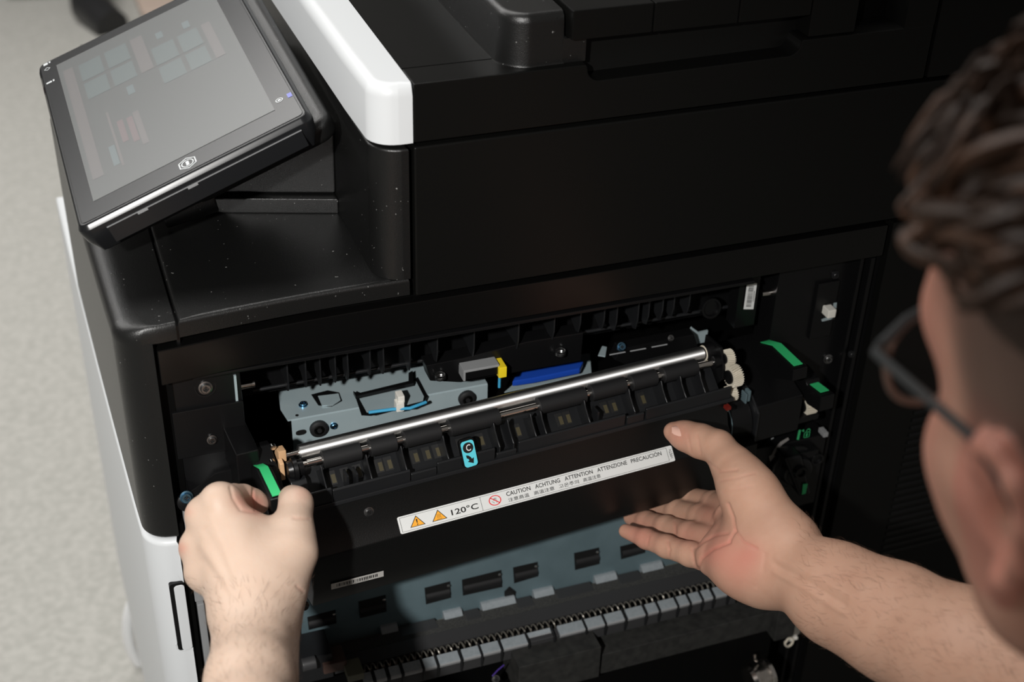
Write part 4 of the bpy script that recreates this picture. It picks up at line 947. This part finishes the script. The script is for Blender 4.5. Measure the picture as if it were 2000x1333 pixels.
# palm and heel
ra.group(.022, .024)
ra.cone(H(1512, 1100, 1.050), H(1418, 1075, 1.085), .0250, .0150).cone(H(1495, 1122, 1.050), H(1392, 1092, 1.080), .0210, .0118)
ra.cone(H(1468, 1060, 1.075), H(1425, 1010, 1.110), .018, .0125)
ra.ball(H(1452, 1102, 1.052), .0225)
# thumb with its ball
ra.group(.020, .016)
ra.cone(H(1530, 1058, 1.045), H(1462, 962, 1.072), .0260, .0195).cone(H(1462, 962, 1.072), H(1432, 912, 1.088), .0195, .0145)
ra.group(.008, .012)
ra.chain([H(1442, 925, 1.085), H(1402, 874, 1.105), H(1368, 862, 1.118), H(1336, 851, 1.128), H(1313, 843, 1.133)], [.0150, .0127, .0128, .0110, .0072])
# fingers, palm side up, reaching under the fuser
for pts, rs in (
    ([(1400, 1096, 1.085), (1348, 1083, 1.108), (1302, 1068, 1.130), (1262, 1053, 1.150), (1222, 1038, 1.168)], [.0118, .0098, .0092, .0082, .0060]),
    ([(1404, 1058, 1.106), (1348, 1044, 1.142), (1302, 1031, 1.174), (1264, 1020, 1.204), (1234, 1011, 1.226)], [.0122, .0104, .0100, .0092, .0075]),
    ([(1416, 1022, 1.120), (1370, 1010, 1.160), (1324, 1000, 1.196), (1288, 992, 1.226), (1258, 985, 1.248)], [.0122, .0106, .0102, .0094, .0078]),
    ([(1432, 990, 1.126), (1396, 984, 1.166), (1354, 976, 1.202), (1320, 970, 1.230), (1292, 964, 1.252)], [.0118, .0104, .0100, .0092, .0075])):
    ra.group(.004, .0045); ra.chain([H(*p) for p in pts], rs)
RV, RF = nets(ra, *ra.bounds(), .00125)
RCR = [
    ([(1385, 905), (1408, 922), (1440, 918)], 2.4, .0006), ([(1404, 940), (1440, 934), (1475, 924)], 2.2, .0005), ([(1412, 962), (1470, 950)], 3, .0003),
    ([(1422, 985), (1432, 1010), (1436, 1036), (1424, 1058)], 3.0, .0012), ([(1436, 1036), (1452, 1058), (1478, 1072)], 2.8, .0009),
    ([(1360, 1070), (1374, 1058), (1398, 1046), (1422, 1042)], 3.0, .0008), ([(1362, 1116), (1370, 1092), (1392, 1074), (1425, 1060)], 3.0, .0010),
    ([(1304, 1058), (1308, 1074), (1306, 1086)], 2.2, .0008), ([(1268, 1046), (1264, 1066)], 2.2, .0005), ([(1318, 1018), (1320, 1042)], 2.4, .0007), ([(1352, 1074), (1358, 1108)], 2.4, .0008),
    ([(1478, 1146), (1490, 1118), (1494, 1084)], 4.5, .0005), ([(1343, 850), (1350, 884)], 2.4, .0004), ([(1362, 850), (1368, 886)], 2.4, .0004),
    ([(1518, 1090), (1580, 1118), (1660, 1165)], 7, -.0009), ([(1512, 1118), (1570, 1150), (1650, 1200)], 6, -.0007), ([(1515, 1104), (1575, 1135), (1650, 1182)], 5, .0007)]
RV = crease(RV, RF, RCR)
# ---- left arm
la = Sdf()
LWR = H(508, 1195, .925); LEL = H(480, 1760, .660)
la.group(.016, .02)
la.cone(H(476, 1205, .925), H(468, 1330, .862), .0192, .0188).cone(H(516, 1205, .928), H(506, 1330, .864), .0190, .0190).cone(H(487, 1330, .864), H(482, 1560, .755), .0245, .034).cone(H(482, 1560, .755), LEL, .034, .040)
la.cone(H(492, 1205, .948), H(487, 1330, .890), .0190, .0215)
la.cone(H(550, 1195, .952), H(543, 1330, .892), .0105, .0105)
la.group(.012, .018)   # back of the hand
la.cone(H(508, 1180, .930), H(444, 985, .966), .0190, .0105).cone(H(488, 1180, .930), H(412, 1006, .968), .0190, .0108).cone(H(474, 1178, .934), H(398, 1064, .968), .0180, .0105).cone(H(466, 1168, .940), H(404, 1116, .962), .0165, .0105)
la.cone(H(530, 1150, .942), H(492, 1042, .964), .0195, .0150).cone(H(500, 1140, .938), H(440, 1050, .958), .020, .017)
la.group(.006, .012)
la.ball(H(427, 978, .960), .0122).ball(H(397, 1006, .966), .0122).ball(H(384, 1070, .966), .0118).ball(H(396, 1120, .960), .0114)
la.group(.014, .016)   # thumb
la.cone(H(546, 1130, .945), H(570, 1080, .955), .0170, .0150).cone(H(570, 1080, .955), H(574, 1035, .966), .0150, .0124)
la.group(.006, .009)
la.chain([H(572, 1040, .966), H(576, 1006, .978), H(578, 984, .986), H(570, 974, .993)], [.0126, .0112, .0112, .0095])
for pts, rs in (
    ([(430, 980, .962), (456, 974, .982), (474, 974, .992), (494, 980, 1.000), (505, 985, 1.003)], [.0112, .0098, .0096, .0088, .0078]),
    ([(400, 1008, .970), (420, 1004, 1.000), (456, 1008, 1.014), (494, 1006, 1.018)], [.0115, .0105, .0098, .0078]),
    ([(388, 1070, .974), (400, 1058, 1.006), (440, 1044, 1.022), (478, 1030, 1.026)], [.0112, .0102, .0095, .0075]),
    ([(398, 1118, .968), (402, 1100, 1.000), (430, 1082, 1.016), (460, 1068, 1.020)], [.0105, .0092, .0085, .0070])):
    la.group(.004, .0045); la.chain([H(*p) for p in pts], rs)
LV, LF = nets(la, *la.bounds(), .00115)
LCR = [([(495, 950), (494, 975), (498, 996)], 2.4, .0009), ([(450, 952), (456, 975), (470, 996)], 3.4, .0009), ([(476, 998), (500, 1002), (522, 996)], 3, .0006),
    ([(574, 1012), (604, 1014)], 3, .0006), ([(580, 1146), (592, 1156)], 3, .0007),
    ([(412, 1010), (440, 1070), (462, 1140)], 8, -.0005), ([(394, 1066), (425, 1110), (455, 1160)], 8, -.0005), ([(400, 1036), (430, 1088), (456, 1148)], 9, .0006), ([(398, 1096), (420, 1126), (446, 1164)], 8, .0006)]
LV = crease(LV, LF, LCR)
# ---- head
hs = Sdf()
hs.group(.030, .02)
hs.ball(hd(0, -.008, .052), (.0735, .096, .080), HM).ball(hd(0, .012, .015), (.066, .076, .072), HM)
hs.group(.030, .022)
hs.ball(hd(0, .060, .060), (.056, .034, .046), HM)
for sg in (-1, 1):
    hs.cone(hd(sg*.046, .062, -.012), hd(sg*.058, .030, -.002), .016, .016)
    hs.cone(hd(sg*.050, .012, -.052), hd(sg*.026, .062, -.092), .016, .016).cone(hd(sg*.054, .010, -.050), hd(sg*.058, .004, -.005), .014, .016)
    hs.cone(hd(sg*.040, .045, -.030), hd(sg*.024, .066, -.066), .026, .020)
hs.ball(hd(0, .070, -.094), .0175).ball(hd(0, .066, -.060), (.034, .024, .030), HM).cone(hd(-.04, .080, .036), hd(.04, .080, .036), .011, .011)
hs.group(.010, .010)
hs.chain([hd(0, .090, .026), hd(0, .104, .002), hd(0, .111, -.016)], [.0075, .0090, .0115]).ball(hd(.011, .098, -.020), .0085).ball(hd(-.011, .098, -.020), .0085)
hs.group(.006, .006)
hs.cone(hd(-.016, .090, -.046), hd(.016, .090, -.046), .0050, .0050).cone(hd(-.014, .088, -.056), hd(.014, .088, -.056), .0060, .0060)
hs.group(.03, .03)
hs.cone(hd(0, -.020, -.050), hd(.0, -.035, -.170), .054, .060)
for sg in (-1, 1):                                   # ears: helix, antihelix, lobe, tragus
    hs.group(.006, .006)
    e = lambda f, u, o: hd(sg*(.0735+o), f, u)
    hx = [e(.004, .004, -.002), e(.009, .018, .002), e(.004, .030, .005), e(-.008, .035, .007), e(-.020, .029, .008), e(-.025, .014, .008), e(-.021, -.004, .008), e(-.013, -.018, .006)]
    hs.chain(hx, [.0030, .0034, .0036, .0038, .0038, .0038, .0036, .0040])
    hs.cone(e(-.007, -.021, .003), e(-.003, -.031, .001), .0072, .0068)
    hs.chain([e(-.002, .021, .001), e(-.013, .015, .003), e(-.012, -.004, .003), e(-.006, -.012, .002)], [.0028, .0032, .0032, .0032])
    hs.cone(e(-.018, .020, -.002), e(-.014, -.010, -.002), .0050, .0050)
    hs.cone(e(.006, .002, -.003), e(.004, -.010, -.001), .0040, .0040)
HV, HFc = nets(hs, *hs.bounds(), .0020)
# eye sockets pressed in from the front
L_ = (HV-HO)@HM.T
for sg in (-1, 1):
    d2 = ((L_[:, 0]-sg*.032)/.019)**2+((L_[:, 2]-.020)/.012)**2; m_ = L_[:, 1] > .02
    HV[m_] -= HF[None, :]*(.011*np.exp(-d2[m_]))[:, None]
for sg in (-1, 1):
    d2 = ((L_[:, 1]+.003)/.0075)**2+((L_[:, 2]-.001)/.0085)**2; m_ = L_[:, 0]*sg > .05
    HV[m_] -= sg*HS[None, :]*(.010*np.exp(-d2[m_]))[:, None]
# ---- torso, upper arms
to = Sdf(); SHL, SHR = hd(-.175, -.055, -.225), hd(.175, -.055, -.225)
to.group(.08, .05)
CH_, PV = hd(0, -.085, -.34), np.array([HO[0], HO[1]-.20, -.43])
to.ball(CH_, (.165, .110, .190), HM).cone(CH_, PV, .13, .135).cone(hd(-.10, -.06, -.215), hd(.10, -.06, -.215), .060, .060).cone(hd(0, -.035, -.15), hd(0, -.06, -.22), .058, .075)
to.group(.05, .05); to.chain([SHL, .5*(SHL+LEL)+np.array([-.01, -.02, -.01]), LEL], [.058, .048, .0405]); to.chain([SHR, .5*(SHR+EL)+np.array([.06, -.03, -.02]), EL], [.058, .048, .0405])
TV, TF = nets(to, *to.bounds(), .006)

parts = [(RV, RF), (LV, LF), (HV, HFc), (TV, TF)]
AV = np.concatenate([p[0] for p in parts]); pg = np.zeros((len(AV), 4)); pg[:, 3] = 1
pp, dd = topix(AV); nR, nL, nH = len(RV), len(LV), len(HV)
def blob(i0, i1, px, py, r, a, ch=0):
    d = ((pp[i0:i1, 0]-px)**2+(pp[i0:i1, 1]-py)**2)/r**2; pg[i0:i1, ch] = np.minimum(1, pg[i0:i1, ch]+a*np.exp(-d))
for b in ((1440, 1104, 48, .62), (1468, 1080, 24, .35), (1400, 1055, 34, .45), (1250, 1046, 36, .6), (1340, 1045, 26, .4), (1385, 1000, 26, .4), (1325, 850, 26, .45), (1385, 1090, 24, .35)): blob(0, nR, *b)
for b in ((505, 985, 24, .6), (474, 975, 22, .45), (352, 1072, 14, .5), (592, 962, 20, .25), (366, 1000, 12, .25)): blob(nR, nR+nL, *b)
pg[nR:nR+nL, 2] = np.clip(1-(np.linalg.norm(LV-LWR, axis=1)-.16)/.14, 0, 1)  # left arm made paler, painting in its overexposure; fades towards the elbow
def redline(i0, i1, lines, a):
    for pts, w_, dep in lines:
        if dep < 0 or w_ > 3: continue
        d = np.full(i1-i0, 1e9)
        for (x0, y0), (x1, y1) in zip(pts[:-1], pts[1:]):
            b = np.array([x1-x0, y1-y0], float); q = pp[i0:i1]-np.array([x0, y0]); t = np.clip(q@b/(b@b), 0, 1); d = np.minimum(d, np.linalg.norm(q-t[:, None]*b, axis=1))
        pg[i0:i1, 0] = np.minimum(1, pg[i0:i1, 0]+a*min(1, dep/.001)*np.exp(-(d/3.2)**2))
redline(0, nR, RCR, .28); redline(nR, nR+nL, LCR, .3)
L_ = (HV-HO)@HM.T
ear = np.exp(-(((L_[:, 0]/.075)**2-1.15)/.25)**2)*(np.abs(L_[:, 1]+.006) < .03)*(np.abs(L_[:, 2]-.002) < .045)
pg[nR+nL:nR+nL+nH, 0] = np.clip(.25+.5*ear*(np.abs(L_[:, 0]) > .074)+.35*np.exp(-((L_[:, 1]-.075)/.03)**2), 0, 1)
hl = .046+.25*np.clip(L_[:, 1]-.045, -.2, 0)*1.0
hair = 1/(1+np.exp(-(L_[:, 2]-(.060-.9*np.clip(.052-L_[:, 1], 0, .035)-.35*np.clip(.017-L_[:, 1], 0, .2)))/.006))*(1/(1+np.exp((L_[:, 1]-(.068-.10*np.clip(L_[:, 2]-.05, 0, .1)))/.005)))
beard = .35*np.exp(-((L_[:, 2]+.075)/.035)**2)*(L_[:, 1] > -.01)
pg[nR+nL:nR+nL+nH, 1] = np.clip(np.maximum(hair*.85, beard*.3), 0, 1)*(np.abs(L_[:, 0]) < .0765)
SK = bpy.data.materials.new('skin'); SK.use_nodes = True; T = SK.node_tree; N = T.nodes; L = T.links; B = N['Principled BSDF']
at_ = N.new('ShaderNodeAttribute'); at_.attribute_name = 'pigment_and_exposure'; sp = N.new('ShaderNodeSeparateColor'); L.new(at_.outputs['Color'], sp.inputs[0])
tc = N.new('ShaderNodeTexCoord'); nz = N.new('ShaderNodeTexNoise'); nz.inputs['Scale'].default_value = 70; nz.inputs['Detail'].default_value = 6; L.new(tc.outputs['Object'], nz.inputs[0])
mr = N.new('ShaderNodeMapRange'); mr.inputs[1].default_value = .35; mr.inputs[2].default_value = .7; mr.inputs[4].default_value = .55; L.new(nz.outputs[0], mr.inputs[0])
def mix(a, b, fac):
    x = N.new('ShaderNodeMix'); x.data_type = 'RGBA'
    if isinstance(a, tuple): x.inputs[6].default_value = a
    else: L.new(a, x.inputs[6])
    x.inputs[7].default_value = b; L.new(fac, x.inputs[0]); return x.outputs[2]
c0 = mix((.505, .300, .212, 1), (.45, .248, .170, 1), mr.outputs[0]); x = N.new('ShaderNodeMix'); x.data_type = 'RGBA'; L.new(sp.outputs[2], x.inputs[0]); L.new(c0, x.inputs[6]); L.new(mix((.525, .39, .307, 1), (.50, .355, .27, 1), mr.outputs[0]), x.inputs[7]); c = x.outputs[2]; c = mix(c, (.50, .185, .14, 1), sp.outputs[0]); c = mix(c, (.055, .036, .028, 1), sp.outputs[1])  # second, paler skin mix carries the strong light on the left arm
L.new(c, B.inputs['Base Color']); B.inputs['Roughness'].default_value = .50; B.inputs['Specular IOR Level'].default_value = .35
B.inputs['Subsurface Weight'].default_value = .12; B.inputs['Subsurface Radius'].default_value = (.006, .0022, .0012); B.inputs['Subsurface Scale'].default_value = 1.
n2 = N.new('ShaderNodeTexNoise'); n2.inputs['Scale'].default_value = 420; n2.inputs['Detail'].default_value = 3; L.new(tc.outputs['Object'], n2.inputs[0])
bp = N.new('ShaderNodeBump'); bp.inputs['Strength'].default_value = .22; bp.inputs['Distance'].default_value = .0006; L.new(n2.outputs[0], bp.inputs['Height']); L.new(bp.outputs[0], B.inputs['Normal'])
PE = thing('person', 'person with brown hair and glasses kneeling at the copier, both hands on the fuser unit', 'person', (HO[0], HO[1]-.2, FZ))
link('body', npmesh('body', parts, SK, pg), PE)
# fine arm hair
ah = MB(); rg = random.Random(5); 
for V_, F_, axis, reg, n_ in ((RV, RF, EL-WR, lambda p: (p[:, 0] > 1560) & (p[:, 0] < 2000) & (p[:, 1] > 1000), 900), (LV, LF, LEL-LWR, lambda p: (p[:, 1] > 1130) & (p[:, 1] < 1335), 420)):
    N_ = vnormals(V_, F_); p_, _ = topix(V_); ok = np.where(reg(p_) & (((CAM-V_)*N_).sum(1) > .0))[0]; ax_ = axis/np.linalg.norm(axis)
    for i in range(n_):
        k = ok[rg.randrange(len(ok))]; nn = N_[k]; b = V_[k]; tg = -ax_+rg.uniform(-.9, .9)*np.cross(nn, ax_); tg = tg-nn*(tg@nn); tg /= np.linalg.norm(tg); l = rg.uniform(.004, .010)
        ah.tube([b, b+tg*l*.5+nn*l*.22, b+tg*l+nn*l*.20], [.00005, .00004, .00001], 3, caps=False)
part('arm_hair', ah, mat('fine_dark_hair', (.10, .055, .035), .6), PE, kind='stuff')
# nails
NAIL = mat('fingernail', (.66, .40, .32), .28, spec=.5)
def nail(p, along, nrm, l, w_):
    along, nrm = np.array(along), np.array(nrm); along = along/np.linalg.norm(along); nrm = nrm-along*(nrm@along); nrm /= np.linalg.norm(nrm); sd = np.cross(along, nrm); b = MB(); rows = []
    for i in range(7):
        t = i/6*2-1; row = []
        for j in range(7):
            q = j/6*2-1; ww = w_*math.sqrt(max(0, 1-abs(t)**3.2)) if t > 0 else w_*math.sqrt(max(0, 1-abs(t)**2.6)); row.append(p+along*l*t+sd*ww*q*.98+nrm*(-.0022*(q*ww/w_)**2-.0006*t*t))
        rows.append(row)
    top = b.loft(rows, caps=False, closed=False); return part('fingernail', b, NAIL, PE)
tq = H(1325, 847, 1.1325); al = H(1313, 843, 1.133)-H(1340, 853, 1.128)
nail(H(1327, 839, 1.1172), al, -RC[1]*.75-RC[2]*.75, .0068, .0056)
lq = H(521, 986, 1.002)-H(500, 981, 1.0)
# shirt and trousers
ts = Sdf(); ts.group(.08, .05)
ts.ball(CH_, (.175, .120, .200), HM).cone(CH_, PV, .142, .150).cone(hd(-.10, -.06, -.215), hd(.10, -.06, -.215), .068, .068)
mL, mR = .45*LEL+.55*SHL+np.array([-.01, -.02, -.01]), .45*EL+.55*SHR+np.array([.05, -.03, -.02])
ts.group(.05, .05); ts.cone(SHL, mL, .068, .060); ts.cone(SHR, mR, .068, .060)
SHV, SHF = nets(ts, *ts.bounds(), .007)
keep = np.ones(len(SHF), bool)
link('t_shirt', npmesh('t_shirt', [(SHV, SHF)], mat('charcoal_cotton', (.03, .032, .038), .9, var=(30, (.022, .024, .03), .8))), PE)
tr = Sdf(); tr.group(.08, .05); tr.cone(PV+np.array([-.06, 0, -.05]), PV+np.array([.06, 0, -.05]), .145, .145)
for sg in (-1, 1):
    kn = np.array([HO[0]+sg*.16, HO[1]+.02, FZ+.075]); ft = np.array([HO[0]+sg*.13, HO[1]-.42, FZ+.065])
    tr.group(.05, .05); tr.cone(PV+np.array([sg*.08, 0, -.06]), kn, .095, .072); tr.cone(kn, ft, .070, .055)
TRV, TRF = nets(tr, *tr.bounds(), .010)
link('trousers', npmesh('trousers', [(TRV, TRF)], mat('dark_denim', (.02, .024, .034), .9)), PE)
for sg in (-1, 1):
    x = HO[0]+sg*.13; mb = MB(); mb.loft([[(x+a*w_, HO[1]-.42-y, FZ+z) for a, z in ((-1, .005), (1, .005), (1, .06), (.6, .10), (-.6, .10), (-1, .06))] for y, w_ in ((0, .036), (.05, .045), (.12, .045), (.19, .035))])
    part('shoe', mb, CHM, PE, bevel=.008)
# hair: long messy top, each lock a tapered curl
HAIR = bpy.data.materials.new('brown_hair'); HAIR.use_nodes = True; B = HAIR.node_tree.nodes['Principled BSDF']
B.inputs['Base Color'].default_value = (.034, .018, .011, 1); B.inputs['Roughness'].default_value = .5; B.inputs['Specular IOR Level'].default_value = .22
HAIR2 = mat('brown_hair_light', (.080, .041, .025), .5, spec=.25)
rng = random.Random(11); hm = MB(); hm2 = MB()
cap = Sdf(); cap.group(.03, .02); cap.ball(hd(0, -.006, .072), (.072, .092, .070), HM).ball(hd(0, .050, .098), (.050, .034, .030), HM)
CVx, CFx = nets(cap, *cap.bounds(), .004); q = (CVx-HO)@HM.T
ok = (q[:, 2] > .074-.45*np.clip(.03-q[:, 1], 0, .2)); CFx = CFx[ok[CFx].all(1)]
HP = link('hair', npmesh('hair', [(CVx, CFx)], HAIR), PE)
EC, ER = np.array([0, -.006, .064]), np.array([.0745, .095, .074])
for i in range(640):
    while True:
        th, ph = rng.uniform(-math.pi, math.pi), rng.uniform(.0, 1.25)
        d = np.array([math.sin(ph)*math.cos(th), math.sin(ph)*math.sin(th), math.cos(ph)]); p = EC+d*ER
        if p[2] > .092-.42*max(0, .02-p[1]) and p[1] < .082: break
    ln = rng.uniform(.040, .062)*(1.0 if p[1] > -.02 else .75); lift = rng.uniform(.006, .020)*(1 if p[1] > 0 else .7)
    flow = np.array([-.50+rng.gauss(0, .30), .80+rng.gauss(0, .25), 0]); ph0 = rng.uniform(0, 6.28); q = d.copy(); pts = []
    for k in range(9):
        t = k/8; n_ = q/ER; n_ /= np.linalg.norm(n_); tg = flow-n_*(flow@n_); tg /= np.linalg.norm(tg)+1e-9; sd_ = np.cross(n_, tg)
        hgt = lift*math.sin(math.pi*min(1, .12+t*.88))**.8+.002+.005*t
        pts.append(EC+q*ER+n_*hgt+sd_*.0045*math.sin(ph0+t*4.2))
        q2 = q+tg*ln/8/ER; q2 /= np.linalg.norm(q2); z_ = EC+q2*ER
        if z_[2] > .088-.42*max(0, .02-z_[1]) and z_[1] < .086: q = q2
        else: q = q+.12*(q2-q); q /= np.linalg.norm(q)
    r0 = rng.uniform(.0015, .0032); (hm2 if rng.random() < .35 else hm).tube([hd(*q) for q in pts], [r0*.7, r0, r0*1.05, r0*1.05, r0, r0*.9, r0*.75, r0*.5, r0*.12], 5)
for i in range(210):
    a = rng.uniform(-.052, .050); rt = np.array([a, rng.uniform(.028, .066)-.35*abs(a)**1.0*.6, 0]); rt[2] = .064+.074*math.sqrt(max(.05, 1-(rt[0]/.0745)**2-((rt[1]+.006)/.095)**2))-.003
    hgt = rng.uniform(.014, .034); lf = rng.uniform(.010, .030); fw = rng.uniform(.006, .024); w0 = rng.uniform(0, 6.28)
    pts = []
    for k in range(9):
        t = k/8; pts.append(rt+np.array([-lf*t**1.4+.004*math.sin(w0+5*t), fw*math.sin(1.9*t)+.003*math.cos(w0+4*t), hgt*math.sin(min(1.0, t*1.25)*2.25)-.010*t**3]))
    r0 = rng.uniform(.0014, .0030); (hm2 if rng.random() < .35 else hm).tube([hd(*q) for q in pts], [r0*.7, r0, r0*1.05, r0*1.05, r0, r0*.9, r0*.75, r0*.5, r0*.12], 5)
part('hair_locks', hm, HAIR, PE, kind='stuff'); part('hair_highlights', hm2, HAIR2, PE, kind='stuff')
# ------------------------------------------------------------------ glasses
GL = thing('eyeglasses', 'thin dark framed glasses worn by the kneeling person', 'glasses', tuple(hd(0, .09, .02)))
FRM = mat('dark_grey_frame', (.022, .024, .025), .35, spec=.5); FRB = mat('brown_rim', (.07, .042, .032), .4)
LENS = mat('lens_glass', (.02, .02, .02), .03, spec=.5, alpha=.05)
for sg in (-1, 1):
    rim = []
    for i in range(40):
        a = 2*math.pi*i/40; x = sg*.0345+.0265*abs(math.cos(a))**.85*math.copysign(1, math.cos(a)); z = .004+.0225*abs(math.sin(a))**.85*math.copysign(1, math.sin(a)); rim.append(hd(x, .104-.10*(abs(x)-.03)**1*.35-.0, z))
    part('rim', MB().tube(rim+[rim[0]], .0019, 8, caps=False), FRB, GL)
    part('lens', MB().add(rim, [tuple(range(40))]), LENS, GL, smooth=False)
    part('brow_bar', MB().tube([hd(sg*.010, .108, .022), hd(sg*.030, .106, .0285), hd(sg*.052, .101, .0265), hd(sg*.066, .096, .0225)], .0021, 8), FRM, GL)
    part('temple', MB().tube([hd(sg*.066, .097, .022), hd(sg*.0725, .090, .023), hd(sg*.0765, .045, .027), hd(sg*.0800, .004, .031), hd(sg*.082, -.014, .024), hd(sg*.080, -.028, .004)], [.0020, .0021, .0020, .0022, .0024, .0022], 8), FRM, GL)
part('bridge', MB().tube([hd(-.0085, .107, .010), hd(-.004, .110, .014), hd(.004, .110, .014), hd(.0085, .107, .010)], .0016, 8), FRM, GL)
